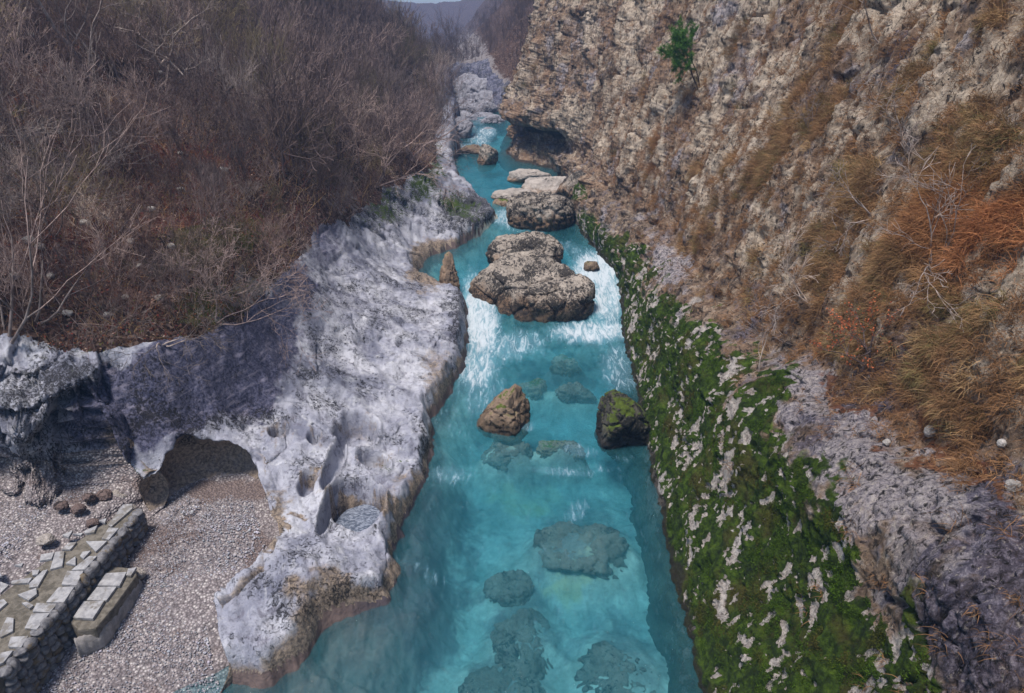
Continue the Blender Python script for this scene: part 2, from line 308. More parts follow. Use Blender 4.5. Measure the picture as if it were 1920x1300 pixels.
CP+=[np.array(q) for q in [(-9.1,46,5.4),(-10.6,40,7.4),(-13,32,8.6),(-15.8,28,9.1),(-18,24,9.4),(-12.6,67,9.8),(-9.5,60,6.5),(-15.4,60,11.6),(-19.5,44,12.2),(-21,31,12.2),(-22,18,10.5),(-30,30,20),(-30,50,22),(-30,70,25),(-45,40,34),(-45,80,40),
 (-10,75,7.5),(-9,80,7),(-15,90,10),(-24,95,20),(-2,72,5),(0,80,7.5),(6,85,15),(14,90,27),(-8,96,5.2),(-12,105,5.0),(-20,110,12),(-1,105,9),(6,110,18),(-14,125,5),(-15,140,4),(-24,140,12),(-38,140,28),(-7,140,10),(5,140,22),(18,140,38),
 (-16,150,3),(-17,165,2),(-19,185,2),(-21,210,2),(-28,165,12),(-30,200,11),(-7,165,9),(-8,200,10),(-45,165,28),(5,165,22),(-23,225,2),(-24,240,1),(-27,280,-2),(-15,118,4.5),(-44,240,12),(-10,240,16),(-66,240,42),(12,240,44),(-30,330,-6),(-60,330,16),(0,330,30),(-3,10,.5),(-2,15,.5),(-1,22,.8),(0,30,1),(5,10,.5),(6,30,1),(-24,10,6),(-30,5,9)]]
CP=np.array(CP)
def _k(d): return np.sqrt(d*d+.5)
_A=_k(np.linalg.norm(CP[:,None,:2]-CP[None,:,:2],axis=2)); n_=len(CP)
_Q=np.c_[np.ones(n_),CP[:,:2]]; _M=np.block([[_A-.06*np.eye(n_),_Q],[_Q.T,np.zeros((3,3))]]); _W=np.linalg.solve(_M,np.r_[CP[:,2],0,0,0])
def S_(x,y):
    o=np.full(x.shape,_W[-3],np.float64)+_W[-2]*x+_W[-1]*y
    for k in range(n_): o+=_W[k]*_k(np.hypot(x-CP[k,0],y-CP[k,1]))
    return o
def beach_z(x,y): return np.clip((y-9.25)*.13+(-6.2-x)*.08+.42*ss(-9.75,-10.5,x)*ss(7,9,y),-1.6,1.3)
subs=[(1090,1010,2.6,2.2,1.5,'broad dark stone under the water in mid pool with foam over it'),(980,1190,1.5,2.2,1.1,'dark oval stone under the water below the pool centre'),(1175,1250,2.3,2.0,1.4,'large square dark stone under the water by the right wall'),(935,1285,1.9,1.6,1.3,'dark sunken stone at the bottom edge of the pool'),
 (955,1090,1.3,1.1,.9,'small dark sunken stone left of the pool centre'),(1080,722,1.6,1.0,1.1,'long grey stone just under the water near the right chute'),(1000,715,1.2,1.1,1.1,'round grey stone just under the water behind the brown rock'),(1062,670,1.3,.9,1.1,'brown stone awash under the right chute'),(1040,830,1.2,.7,.9,'row of brown stones awash beside the brown rock'),(1075,832,.8,.6,.9,'yellowish stone awash in mid pool'),
 (950,835,1.7,1.1,1.0,'dark sunken foot stone in front of the brown rock')]
def sub_z(b): return -.3 if b<700 or 800<b<840 else (-.45 if b<1050 and b>900 else -.45 if b<760 else -.85)
SUBW=[(atz(a,b,sub_z(b)),w,d,sub_z(b)) for a,b,w,d,h,lb in subs]
# potholes of the shelf: photo centre, height, radii (m), depth
POTS=[(668,812,1.15,.62,.85,.50),(700,862,.95,.45,.38,.28),(672,985,.80,.72,.95,.70),(575,900,1.35,.22,.5,.22),(650,928,.9,.24,.26,.24),(590,820,1.5,.2,.3,.25),(521,808,1.75,.24,.34,.28),(708,930,.8,.26,.34,.28),
 (628,880,1.0,.22,1.2,.3),(618,960,.95,.2,.9,.35),(470,850,1.8,.3,.2,.1),(600,700,1.9,.25,.2,.12),(690,640,1.8,.5,.4,.12),(760,650,1.3,.35,.4,.12),(545,788,1.75,.12,.12,.3)]
PW=[(atz(a,b-8 if i_==2 else b,c if i_!=2 else .35),rx,ry,d) for i_,(a,b,c,rx,ry,d) in enumerate(POTS)]
def terrain(x,y):
    """-> displaced positions and masks for points of the ground sheet"""
    P2=np.stack([x,y,np.zeros_like(x)],-1)
    S=S_(x,y); L=level(y)
    wob=.16*fbm(P2,1.1,3,seed=3)+.05*fbm(P2,5,2,seed=4)
    far=ss(20,60,y)
    sr,_,_=polysd(x,y,RIV); sr=sr+wob*(1+far)
    shal=np.exp(-(((x+3.6)/1.5)**2+((y-9.6)/3.0)**2))+.8*np.exp(-(((x+2.6)/1.0)**2+((y-13)/2.5)**2))
    shal=np.clip(shal,0,1)
    lump=fbm(P2,.9,4,seed=8)
    depth=.25+1.35*ss(0,1.6,-sr)*(1-.45*far)
    depth=lerp(depth,.38+.05*np.maximum(-sr,0)-.45*lump,shal*.92)
    bed=L-depth+.22*lump+.07*fbm(P2,3.2,3,seed=9)
    for (c_,w_,d_,zt_) in SUBW:
        g_=np.exp(-(((x-c_[0])/(w_*.62))**2+((y-c_[1])/(d_*.62))**2)**1.3*(1+.4*noise(P2*2+3))); bed=lerp(bed,np.maximum(bed,zt_-.12+.12*lump),g_)
    land=np.maximum(S,L+.05)
    k=ss(-.42,.12,sr); z=lerp(bed,land,k)
    sb,vx,vy=polysd(x,y,BEA); sb=sb+wob*.5
    bz=beach_z(x,y); hw=np.clip((z-bz)/1.2,0,1.3)
    d=np.maximum(-sb,0); W=.8+.55*np.clip((z-bz)/1.2-1,0,2); tau=np.clip(d/W,0,1)
    ln=np.maximum(np.hypot(vx,vy),1e-4); ux,uy=vx/ln,vy/ln
    under=.55+.35*noise(P2*.6+5)
    sh=np.where(d<W,d+under*hw*np.sin(np.pi*tau*.9)**1.2*.8,(W+under*hw*.25)*np.exp(-(d-W)/.8))*np.minimum(hw*1.5,1)
    zin=lerp(z,bz-.03,ss(.05,1,tau)); z=np.where(sb<0,zin,z)
    x2=x+ux*sh*(sb<0); y2=y+uy*sh*(sb<0)
    P=np.stack([x2,y2,z],-1); px,py,dz=project(P)
    onland=(sb>-.8)&(sr>-.3)
    # zones
    hd=sr*0+0
    edge=np.interp(px,[-400,0,150,300,380,450,520,600,690,760,830,900],[640,640,650,655,640,600,520,430,385,345,300,250])
    hillm=ss(-25,25,edge-py+40*fbm(P2,.5,3,seed=12))*ss(.6,1.6,sr)
    hillm=np.maximum(hillm,ss(62,70,y)*ss(1.0,3.5,sr)*(1-.0)); hillm=np.where(sb<-.02,0,hillm)
    landm=np.where(sb<-.3,0,ss(-.2,.1,sr))
    # sculpting
    sm=landm*(1-hillm)
    pock1,pock2,_=cells(P,1.6,seed=2)
    wv2=.35*np.stack([fbm(P2,.7,3,seed=101),fbm(P2,.7,3,seed=102),0*z],-1); fl_=P2+wv2; rot=np.stack([fl_[:,0]*.8+fl_[:,1]*.6,-fl_[:,0]*.6+fl_[:,1]*.8,0*z],-1)
    s1,_,_=cells(rot,.75,seed=103,stretch=(.55,1,1)); s2,_,_=cells(rot,2.1,seed=104,stretch=(.7,1,1)); rg=fbm(rot,.9,3,seed=105,ridge=True,stretch=(.35,1,1))
    rough=ss(520,380,py)*1.0+ss(290,180,px)*1.9*ss(600,640,py)+.25
    z=z+sm*(.16*fbm(P,.8,4,seed=20)+.10*fbm(P,2.6,4,.55,seed=21)*(1+1.2*rough)-.09*ss(.34,.12,pock1)*(1-far))
    z=z+sm*(.34*(np.minimum(s1,1)**2-.3)+.07*(np.minimum(s2,1)**2-.3)+.16*rg)*(1-.6*far)*(1-.7*ss(1.2,.5,np.hypot((x2+5.1)/2.2,(y2-15.2)/3.6)))
    z=z-hillm*1.6*blob(project(np.stack([x,y,z],-1))[0],project(np.stack([x,y,z],-1))[1],[(365,150,70,28,0,1),(250,140,30,22,0,.8),(45,90,40,26,0,1),(20,150,40,16,0,.7)])
    z=z+hillm*(.55*fbm(P2,.3,5,seed=22)+.16*fbm(P2,1.6,4,.6,seed=23))*np.where(y>60,2.2,1)
    pot=np.zeros_like(z)
    for (c,rx,ry,dp) in PW:
        q=np.hypot((x2-c[0])/rx,(y2-c[1])/ry)*(1+.12*noise(P2*2.5)); b=1-ss(.62,1.0,q); rim=np.exp(-((q-1.10)/.10)**2)
        if dp==.70: z=np.maximum(z,.66*ss(1.55,1.2,q)+(z-.66)*0-9*(q>1.55)); z=np.where(q<1.0,np.minimum(z,.7),z)
        z=z-dp*np.where(dp<.45,2.0,1.5)*b*landm+.09*rim*landm*(1 if dp>.25 else .3); pot=np.maximum(pot,b)
    # rugged blocks on steep walls (move sideways too)
    P[:,2]=z
    blk1,blk2,bid=cells(P,.9,seed=5); 
    side=np.clip(rough,0,1.9)*landm*(1-hillm)
    am=side*(.34*(bid-.5)-.07*ss(.12,0,blk2-blk1)+.12*fbm(P,2.2,4,.6,seed=31))
    wall=(ss(.02,.3,tau)*(1-ss(.9,1,tau))*hw)
    w1,w2,wid=cells(P+.3*noise(P*2)[:,None],1.9,seed=130); lw=ss(270,200,px)
    am2=wall*(.16*fbm(P,1.3,4,seed=33)+.05*fbm(P,5,3,seed=34))*(1+1.5*lw)+wall*lw*(.55*(wid-.5)+.25*fbm(P,2.5,4,.6,seed=131,ridge=True))
    P[:,1]-=am+am2; P[:,0]+=.6*am+.4*am2; P[:,2]+=am*.5
    # zones for shading
    wq=np.clip(16/np.maximum(dz,6),0,2); px=px+wq*(60*fbm(P,.8,3,seed=106)+45*fbm(P,3,3,.6,seed=107)); py=py+wq*(45*fbm(P,.8,3,seed=108)+40*fbm(P,3,3,.6,seed=109))
    slate=blob(px,py,[(340,690,150,50,-10,1.1),(320,740,190,80,-20,1.2),(440,680,80,110,-25,1.2),(480,620,60,60,0,1),(650,560,60,30,30,.45),(400,880,60,14,0,.4),(520,640,45,80,20,.8),(550,540,60,60,0,.7),(610,450,50,60,0,.55),(120,720,90,40,0,.4),(20,700,60,40,0,.4),(260,820,60,30,0,.8),(720,420,40,40,0,.4)])
    hw_=P[:,2]-level(P[:,1])
    ochre=ss(.75,.15,hw_)*.9*ss(.8,.05,sr)+.85*wall*ss(190,260,px)+blob(px,py,[(630,1150,70,70,0,.8),(520,985,22,60,10,.9),(800,500,40,50,0,.8),(820,700,30,50,0,.6),(730,940,30,60,0,.5),(590,1210,80,50,0,.5),(575,900,18,30,20,.7),(648,928,18,16,0,.9),(590,822,14,16,0,.6),(521,810,14,16,0,.6),(672,940,50,16,0,1),(735,960,16,40,0,.8),(700,850,40,8,-20,.6),(668,790,45,12,0,.5),(270,930,40,40,0,.8)])
    moss=blob(px,py,[(800,330,30,60,15,.8),(860,390,45,22,30,.75),(720,390,45,35,0,.6),(720,865,30,20,0,.35),(210,880,60,40,0,.4),(100,700,120,50,0,.2)])*landm
    darkspk=blob(px,py,[(560,1110,90,60,0,.45),(620,1040,60,50,0,.45),(420,880,30,10,0,.2),(700,560,110,60,0,.5),(860,620,14,90,0,1),(780,600,80,60,0,.4),(620,680,80,80,0,.4),(90,780,130,150,0,.65),(870,400,60,40,0,1.2),(710,380,80,50,0,1.0),(400,800,160,20,-8,.7),(300,760,80,60,0,.8),(800,860,14,60,0,1)])  # patches where the dark specks grow denser
    darkspk=np.maximum(darkspk,ss(60,70,y)*.6)
    slate=np.maximum(slate,ss(58,66,y)*.6); zone=np.stack([slate,np.clip(ochre,0,1),moss,darkspk],-1)
    rockh=blob(px,py,[(80,235,70,22,-20,.9),(60,460,50,30,0,.2),(480,560,90,60,-20,.55),(590,470,40,40,0,.6),(640,380,40,30,0,.5),(900,180,45,60,0,1),(880,110,35,50,0,.9)])
    rockh=np.maximum(rockh,ss(2.8,.8,sr)*.8*ss(50,62,y))
    red=blob(px,py,[(40,140,80,60,0,.9),(330,320,150,60,0,.9),(120,470,150,90,0,.6),(420,420,160,30,0,.8),(230,540,120,40,0,.5),(60,200,80,30,0,.6),(380,150,60,30,0,.5)])
    green=blob(px,py,[(430,440,120,30,0,.8),(300,500,80,30,0,.5),(400,580,90,30,0,.7),(560,130,60,50,30,.6),(35,205,20,8,0,1),(190,530,60,20,0,.5),(620,330,60,30,0,.5)])
    zoneh=np.stack([rockh,red,green,green],-1)
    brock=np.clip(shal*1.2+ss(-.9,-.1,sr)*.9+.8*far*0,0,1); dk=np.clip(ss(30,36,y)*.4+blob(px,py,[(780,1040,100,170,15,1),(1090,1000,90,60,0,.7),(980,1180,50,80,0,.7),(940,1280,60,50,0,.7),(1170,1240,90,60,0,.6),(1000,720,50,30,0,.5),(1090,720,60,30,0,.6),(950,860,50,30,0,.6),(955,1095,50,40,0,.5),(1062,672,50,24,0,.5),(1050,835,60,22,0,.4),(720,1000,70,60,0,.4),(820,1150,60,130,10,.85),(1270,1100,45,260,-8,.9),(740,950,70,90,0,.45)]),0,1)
    yel=blob(px,py,[(990,930,90,50,0,.5),(1080,1070,80,40,-20,.6),(730,1180,90,70,0,.5),(1130,940,60,60,0,.3),(960,800,90,60,0,.2)])
    zoneb=np.stack([brock*(px<900),dk,yel,yel],-1)
    kind=np.where(((sr<-.16)&(sb>-.8)|(sr<-.16)&(P[:,0]>-6))&(y<67),0,np.where(hillm>.5,2,1)); kind=np.where(sb<-.75,3,kind)
    return P,zone,zoneh,zoneb,kind,sr,sb
# polar tessellation of the ground
rr=[3.0]
while rr[-1]<380: rr.append(rr[-1]*(1.0034 if rr[-1]<34 else 1.0065))
rr=np.array(rr); az=np.radians(np.linspace(-64,40,1130)); RR,AZ=np.meshgrid(rr,az,indexing='ij')
gx=(RR*np.sin(AZ)).ravel(); gy=(RR*np.cos(AZ)).ravel()
TP,tz,tzh,tzb,tk,tsr,tsb=terrain(gx,gy)
TF=gridF(len(rr),len(az))
fk=tk[TF[:,0]]
for kd,nm,mt,zz in ((0,'riverbed','bed',tzb),(1,'rock_bank','shelf',tz),(2,'hillside','hill',tzh)):
    v,f,a=submesh(TP,TF,fk==kd,{'zone':zz}); o=link(nm,mesh_np(nm,v,f,M[mt],attrs=a)); tag(o,kind='structure')
# height lookup on the finished ground (for planting)
TZ=TP[:,2].reshape(RR.shape)
def ground(x,y):
    x=np.asarray(x,float); y=np.asarray(y,float); r=np.hypot(x,y); a=np.arctan2(x,y)
    i=np.clip(np.searchsorted(rr,r)-1,0,len(rr)-2); fj=(a-az[0])/(az[1]-az[0]); j=np.clip(fj.astype(int),0,len(az)-2)
    u=np.clip((r-rr[i])/(rr[i+1]-rr[i]),0,1); v=np.clip(fj-j,0,1)
    return (TZ[i,j]*(1-u)+TZ[i+1,j]*u)*(1-v)+(TZ[i,j+1]*(1-u)+TZ[i+1,j+1]*u)*v
_ts=np.concatenate([np.arange(6,40,.05),np.arange(40,200,.2)])
def hit(px,py):
    d=ray(px,py); X=d[0]*_ts; Y=d[1]*_ts; Z=H+d[2]*_ts; m=np.nonzero(ground(X,Y)>=Z)[0]
    if len(m)==0: return None
    i=m[0]; return np.array([X[i],Y[i],Z[i]])

# gravel beach (own sheet, a little above the rock floor)
M['gravel']=None
def mat_gravel():
    n=NT('beach_gravel'); p=n.pos(); v=n.vor(p,17,out='Color'); d=n.vor(p,17); s=n.n('ShaderNodeSeparateColor'); n.lk(v,s.inputs[0])
    big=n.noise(p,1.1,5,.6,.4)
    c=n.ramp(s.outputs[0],[(0,C(.20,.18,.19)),(.4,C(.32,.28,.295)),(.8,C(.44,.40,.41)),(1,C(.60,.56,.56))])
    sand=n.mix(n.noise(p,40,3,.7),C(.15,.115,.11),C(.29,.23,.22)); c=n.mix(n.rng(n.math('ADD',big,n.math('MULTIPLY',n.attr('sand').outputs['Fac'],.35)),.56,.68),c,sand)
    c=n.mix(n.rng(d,.25,.6,0,.6),c,C(.05,.04,.045))
    n.bsdf(c,.9,n.bump(d,-.05,1),.2); return n.m
M['gravel']=mat_gravel()
v,f,a=submesh(TP+np.array([0,0,.0],f32),TF,fk==3,{'sand':np.clip(blob(*project(TP)[:2],[(480,1090,30,70,30,1),(420,920,80,20,0,.9),(330,1000,60,60,0,.3)])+ss(.05,-.15,TP[:,2])*.6,0,1)})
tag(link('gravel_beach',mesh_np('gravel_beach',v,f,M['gravel'],attrs=a)),kind='structure')

# ------------------------------------------------------------------ right cliff
BC=np.array([(2.6,-8),(3.0,0),(3.45,4.5),(3.8,9.2),(4.1,14),(4.45,20),(4.95,28),(4.75,32),(4.1,36),(3.4,40),(4.2,45),(3.8,50),(1.3,53.5),(-.7,56),(-1.5,59),(-1.2,63),(1.5,67),(6,71),(14,75)],float)
BS=np.array([(2.6,-8),(3.0,0),(3.45,4.5),(3.8,9.2),(4.1,14),(4.4,20),(4.6,28),(4.5,32),(4.1,36),(3.7,40),(3.2,45),(2.2,50),(.7,53.5),(-.7,56),(-1.5,59),(-1.2,63),(1.5,67),(6,71),(14,75)],float)
def crv(Pt,t):                         # Catmull-Rom through the points
    i=np.clip(t.astype(int),0,len(Pt)-2); u=(t-i)[:,None]; g=lambda k: Pt[np.clip(i+k,0,len(Pt)-1)]
    a,b,c,d=g(-1),g(0),g(1),g(2); return .5*((2*b)+(-a+c)*u+(2*a-5*b+4*c-d)*u**2+(-a+3*b-3*c+d)*u**3)
tt=np.linspace(0,len(BC)-1,6000); cc=crv(BC,tt); seg=np.r_[0,np.cumsum(np.hypot(*np.diff(cc,axis=0).T)/np.maximum(np.hypot(cc[:-1,0],cc[:-1,1]),6.5))]
tcol=np.interp(np.linspace(seg[np.searchsorted(cc[:,1],-6)],seg[-1],1250),seg,tt)
hrow=[-2.3]
while hrow[-1]<36: hrow.append(hrow[-1]+(.022 if hrow[-1]<9 else .035 if hrow[-1]<15 else .11))
hrow=np.array(hrow); HH,TT=np.meshgrid(hrow,tcol,indexing='ij'); hh=HH.ravel(); t_=TT.ravel()
b0=crv(BC,t_); b1=crv(BS,t_); kk=ss(0,7,hh)[:,None]; B=b0*(1-kk)+b1*kk
yb=b0[:,1]
cot=np.interp(yb,[0,28,45,60],[.60,.56,.43,.39]); ang=np.interp(t_,[0,13,14,15,16,18],[0,0,.1,.35,.7,1.1])
Lw=level(yb); hrel=hh-Lw
hled=np.interp(yb,[0,7.5,15.6,28,40,50],[7.6,5.9,4.1,3.2,3.2,3])
P3=np.stack([b0[:,0]*.3,yb,hh],-1)
wv=.5*fbm(P3,.35,3,seed=40)
led=ss(-.05,.35,hh-hled-wv)
off=np.where(hh<0,.18*hh,cot*hh*(.86+.0*hh))+led*.42+.12*np.minimum(hrel,0)
off=off-.45*np.exp(-((hh-hled-wv+.9)/1.0)**2)            # slab bulging out under the ledge
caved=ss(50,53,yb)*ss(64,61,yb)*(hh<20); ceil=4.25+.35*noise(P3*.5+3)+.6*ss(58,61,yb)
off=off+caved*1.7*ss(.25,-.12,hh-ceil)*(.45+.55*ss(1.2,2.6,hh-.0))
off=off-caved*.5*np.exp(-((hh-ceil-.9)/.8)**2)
P=np.stack([B[:,0]+off*np.cos(ang),B[:,1]+off*np.sin(ang),hh],-1)
# relief: ribs running straight up the dip, blocks, pockets
Pd=np.stack([0*hh,yb-.10*hh,hh],-1); wr_=np.stack([0*hh,.7*fbm(Pd,.35,3,seed=120)+.22*fbm(Pd,1.4,3,seed=121),0*hh],-1); Pd=Pd+wr_
rib=fbm(Pd,.42,2,.5,seed=122,stretch=(1,1,.13),ridge=True)*.6+fbm(Pd,1.05,3,.6,seed=123,stretch=(1,1,.16),ridge=True)*.55+.25*fbm(Pd,2.6,3,.6,seed=124,stretch=(1,1,.22),ridge=True)
ribk=ss(.3,2.0,hh-hled-wv)
Pf=P.copy(); Pf[:,1]-=.25*hh                       # flutes lean
amp=np.interp(yb,[0,10,40,60],[.75,.85,1.3,1.6])
Pw_=P+.5*np.stack([fbm(P,.6,2,seed=47),fbm(P,.6,2,seed=48),fbm(P,.6,2,seed=49)],-1)
D=.85*fbm(P,.22,3,seed=41)+.42*fbm(Pf,.8,4,.55,seed=42,stretch=(1,1,.28),ridge=True)+.42*fbm(Pw_,1.1,5,.62,seed=43)+.20*fbm(Pw_,2.3,4,.6,seed=53,stretch=(1,1,.6),ridge=True)
c1,c2,cid=cells(Pf+(Pw_-P)*1.2,.75,seed=44,stretch=(1,1,.5)); D+=.55*(cid-.5)*ss(0,.14,c2-c1)-.32*ss(.09,0,c2-c1)*ss(-.2,.3,fbm(P,.5,2,seed=54))
e1,e2,eid=cells(Pf+.15*noise(P*3)[:,None],2.6,seed=45,stretch=(1,1,.6)); D+=(.22*(eid-.5)-.13*ss(.12,0,e2-e1))*np.interp(yb,[20,50],[1,.35])*ss(-.3,.3,fbm(P,.9,2,seed=55))
D+=.11*fbm(P,6,4,.65,seed=46)
D=D*lerp(1,.72,ribk)+.85*rib*ribk+.12*rib*(1-ribk)
str_=fbm(np.stack([0*hh,yb,hh+.35*yb],-1)+wr_*.6,1.5,3,.6,seed=125,stretch=(1,.16,1),ridge=True); D+=.16*str_*ss(-.1,.3,fbm(P,.3,2,seed=126))
low=ss(1.2,0,hrel); D+=.5*fbm(Pw_,.45,4,.55,seed=59,stretch=(1,1,.22),ridge=True)*ss(30,50,yb); D*=lerp(1,.45,low); D*=amp*.62
px0,py0,_=project(P)
bare=ss(.13,.20,0.03+.10*ss(.35,.05,fbm(P,.5,2,seed=58)**2*6)-.05+.5*fbm(P,.9,3,seed=56)+.70*fbm(Pw_,4.8,4,.55,seed=57,stretch=(1,1,.7)))
xm=np.interp(py0,[400,440,520,600,700,800,900,1000,1100,1300],[1090,1170,1250,1310,1440,1490,1560,1620,1700,1760])
mossm=ss(110,-120,px0-xm+190*fbm(P,.7,4,seed=50)+110*fbm(Pw_,2.6,4,.6,seed=132))*ss(1000,1060,px0)*ss(395,440,py0)
mossm=np.maximum(mossm,blob(px0,py0,[(1085,360,28,22,0,.7),(1090,420,40,30,0,.7),(1120,450,60,30,30,.8)]))
D=D*lerp(1,.62,mossm)
P[:,0]-=D*.86; P[:,1]-=D*.12; P[:,2]+=D*.30
bare=np.clip(bare+ss(.85,.25,mossm)*ss(-.15,.15,fbm(Pw_,3.6,3,seed=133)),0,1); mc=fbm(P,3.2,4,seed=52); mq=mossm*(1-bare)*(.5+mc)*.10; P[:,0]-=mq; P[:,2]+=mq*.7
px,py,dz=project(P)
wq=16/np.maximum(dz,6); px_t,py_t=px,py; px=px+wq*(85*fbm(P,.8,3,seed=95)+45*fbm(P,3.2,3,.6,seed=96)); py=py+wq*(70*fbm(P,.8,3,seed=97)+45*fbm(P,3.2,3,.6,seed=98))
slate=blob(px,py,[(1215,90,34,130,22,.9),(1570,80,28,60,20,1),(1700,110,90,55,-20,.8),(1650,190,60,30,-20,.6),(1480,170,60,40,-30,.45),(1700,620,120,60,-42,1),(1650,720,60,90,20,.9),(1440,560,50,90,20,.7),(1500,470,35,80,25,.6),(1860,1020,90,160,0,.85),(1820,1170,150,150,0,.95),(1900,700,60,60,0,.4),(1560,430,60,40,0,.5),(1810,60,60,40,0,.5),(1880,250,60,60,0,.4),(1380,90,20,50,20,.4),(1090,120,40,90,25,.5),(1830,860,80,40,0,.5),(1620,590,40,40,0,.5)])
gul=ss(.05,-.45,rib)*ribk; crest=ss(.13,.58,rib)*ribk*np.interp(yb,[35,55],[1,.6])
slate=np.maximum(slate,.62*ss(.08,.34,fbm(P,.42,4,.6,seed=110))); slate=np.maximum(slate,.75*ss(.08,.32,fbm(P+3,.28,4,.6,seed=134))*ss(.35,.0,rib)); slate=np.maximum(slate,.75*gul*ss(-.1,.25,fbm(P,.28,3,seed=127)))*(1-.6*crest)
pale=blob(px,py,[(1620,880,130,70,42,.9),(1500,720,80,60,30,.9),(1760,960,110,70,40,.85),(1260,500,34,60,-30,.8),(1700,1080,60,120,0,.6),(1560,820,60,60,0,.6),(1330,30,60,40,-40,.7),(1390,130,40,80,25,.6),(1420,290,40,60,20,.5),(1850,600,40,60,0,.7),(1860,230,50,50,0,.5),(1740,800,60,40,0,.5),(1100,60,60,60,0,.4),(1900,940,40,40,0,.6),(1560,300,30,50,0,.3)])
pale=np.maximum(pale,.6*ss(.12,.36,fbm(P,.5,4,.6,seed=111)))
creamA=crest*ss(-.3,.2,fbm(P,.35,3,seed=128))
up=ss(-.2,.9,hh-hled-wv)
gn=fbm(P,.35,4,.6,seed=60)
grass=.55*gul*ss(.25,-.1,fbm(P,.28,3,seed=127))*ss(.0,.3,fbm(P,.6,3,seed=129)+.1)*(px_t>1080)+np.clip(blob(px,py,[(1240,260,40,110,28,.8),(1190,170,24,60,25,.5),(1420,60,50,80,30,.7),(1530,230,80,60,0,.9),(1470,330,50,70,30,.8),(1640,130,60,120,25,.8),(1660,60,70,60,0,.7),(1760,240,70,70,0,.85),(1800,140,90,60,0,.6),(1850,430,120,90,0,.85),(1740,370,60,90,0,.8),(1640,330,50,80,20,.8),(1450,450,50,50,0,.6),(1350,340,60,40,0,.6),(1580,480,60,60,0,.6),(1780,530,90,60,0,.8),(1700,480,60,60,0,.7),(1610,620,50,80,0,.6),(1700,730,70,40,0,.6),(1870,660,60,60,0,.7),(1750,700,60,40,0,.7),(1320,430,50,40,0,.4),(1880,60,60,60,0,.6),(980,130,34,60,30,.7),(1030,60,20,60,0,.5),(1280,180,60,50,0,.6)],-.5*gn)*(.62+1.1*gn),0,1)*up*ss(.5,.1,cid*.5+.3*ss(.3,-.2,gn))
och=blob(px,py,[(1600,770,90,16,45,1),(1700,790,50,20,-20,.7),(1790,880,110,16,35,1),(1880,930,60,16,30,1),(1570,740,30,20,45,.9),(1350,640,70,10,50,.4)])
cav_shade_m=caved*ss(.3,-.25,hh-ceil)*ss(.9,.3,ceil-hh)+ss(.05,0,c2-c1)*.5*(1-mossm)  # shade painted near-black under the cave roof and along cracks
px,py=px_t,py_t
cliff_zone=np.stack([slate*(1-mossm*.5),pale,mossm,np.clip(grass,0,1)],-1); z2=np.stack([np.clip(cav_shade_m,0,1)+0*och,och,bare,ss(.35,.0,hrel+.25*noise(P*1.7))],-1)
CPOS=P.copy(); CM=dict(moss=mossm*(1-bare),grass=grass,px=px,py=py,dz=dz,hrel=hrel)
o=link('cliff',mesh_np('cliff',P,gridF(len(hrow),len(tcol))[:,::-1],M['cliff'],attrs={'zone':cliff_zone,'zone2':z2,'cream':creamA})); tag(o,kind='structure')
CN=len(tcol)
# normals of cliff grid for planting
G=CPOS.reshape(len(hrow),CN,3)
def cliff_near(pxx,pyy,k=1):
    d=(CM['px']-pxx)**2+(CM['py']-pyy)**2+np.where(CM['dz']<.2,1e9,0)
    i=np.argmin(d+CM['dz']*2); return CPOS[i]

# ------------------------------------------------------------------ water
wr=[5.0]
while wr[-1]<100: wr.append(wr[-1]*1.008)
wr=np.array(wr); wa=np.radians(np.linspace(-50,46,560)); WR,WA=np.meshgrid(wr,wa,indexing='ij')
wx=(WR*np.sin(WA)).ravel(); wy=(WR*np.cos(WA)).ravel()
sdw,_,_=polysd(wx,wy,RIV); P2=np.stack([wx,wy,wx*0],-1)
wz=level(wy); Pw=np.stack([wx,wy,wz],-1); px,py,_=project(Pw)
foam=blob(px,py,[(1000,980,330,420,0,.17),(898,600,38,85,-8,.95),(890,675,50,70,-5,.75),(950,650,80,30,-10,.65),(905,740,50,60,0,.5),(860,560,20,20,0,.8),(1122,505,50,38,0,1),(1140,560,40,55,10,.85),(1110,622,85,24,0,.85),(1160,690,40,60,-10,.55),(1060,630,60,20,0,.4),(955,408,36,20,0,.75),(985,425,60,16,0,.5),(1080,470,50,18,20,.45),
  (875,277,24,8,0,.8),(900,262,24,14,0,.7),(912,248,20,12,0,.7),(870,720,60,50,0,.42),(840,790,60,40,0,.34),(840,890,50,22,0,.48),(1050,885,70,10,5,.5),(1085,845,40,14,10,.5),(1110,880,60,10,0,.35),(800,1080,70,12,20,.3),(1080,960,30,20,-50,.45),(780,1060,60,8,20,.35),(980,770,20,40,0,.2),(890,375,40,30,0,.25),(1190,800,20,30,0,.3),(930,300,60,20,0,.15),(990,800,16,12,0,.5),(1180,860,40,8,0,.3)])
rip=np.clip(blob(px,py,[(900,620,70,110,0,1),(1130,560,60,110,0,1),(1050,640,120,40,0,.8),(950,420,60,40,0,.8),(890,340,60,60,0,.35),(900,470,60,40,0,.3),(860,850,90,80,0,.3),(900,720,90,60,0,.6)])+.1,0,1)
turb=ss(0,.8,rip)
wz=wz+turb*(.20*fbm(P2,1.3,4,.6,seed=70,stretch=(1,.6,1))+.09*fbm(P2,4,3,seed=71))+.025*fbm(P2,.9,3,seed=72)+.012*fbm(P2,3.5,3,seed=73,stretch=(1,.5,1))
Pw=np.stack([wx,wy,wz],-1); WFc=gridF(len(wr),len(wa)); cen=WFc[:,0]
keep=(sdw[cen]<.75)&(wx[cen]<7.5)
v,f,a=submesh(Pw,WFc,keep,{'foam':np.stack([foam,rip,rip*0,rip*0+1],-1)})
E=np.concatenate([f[:,[0,1]],f[:,[1,2]],f[:,[2,3]],f[:,[3,0]]]); key={}
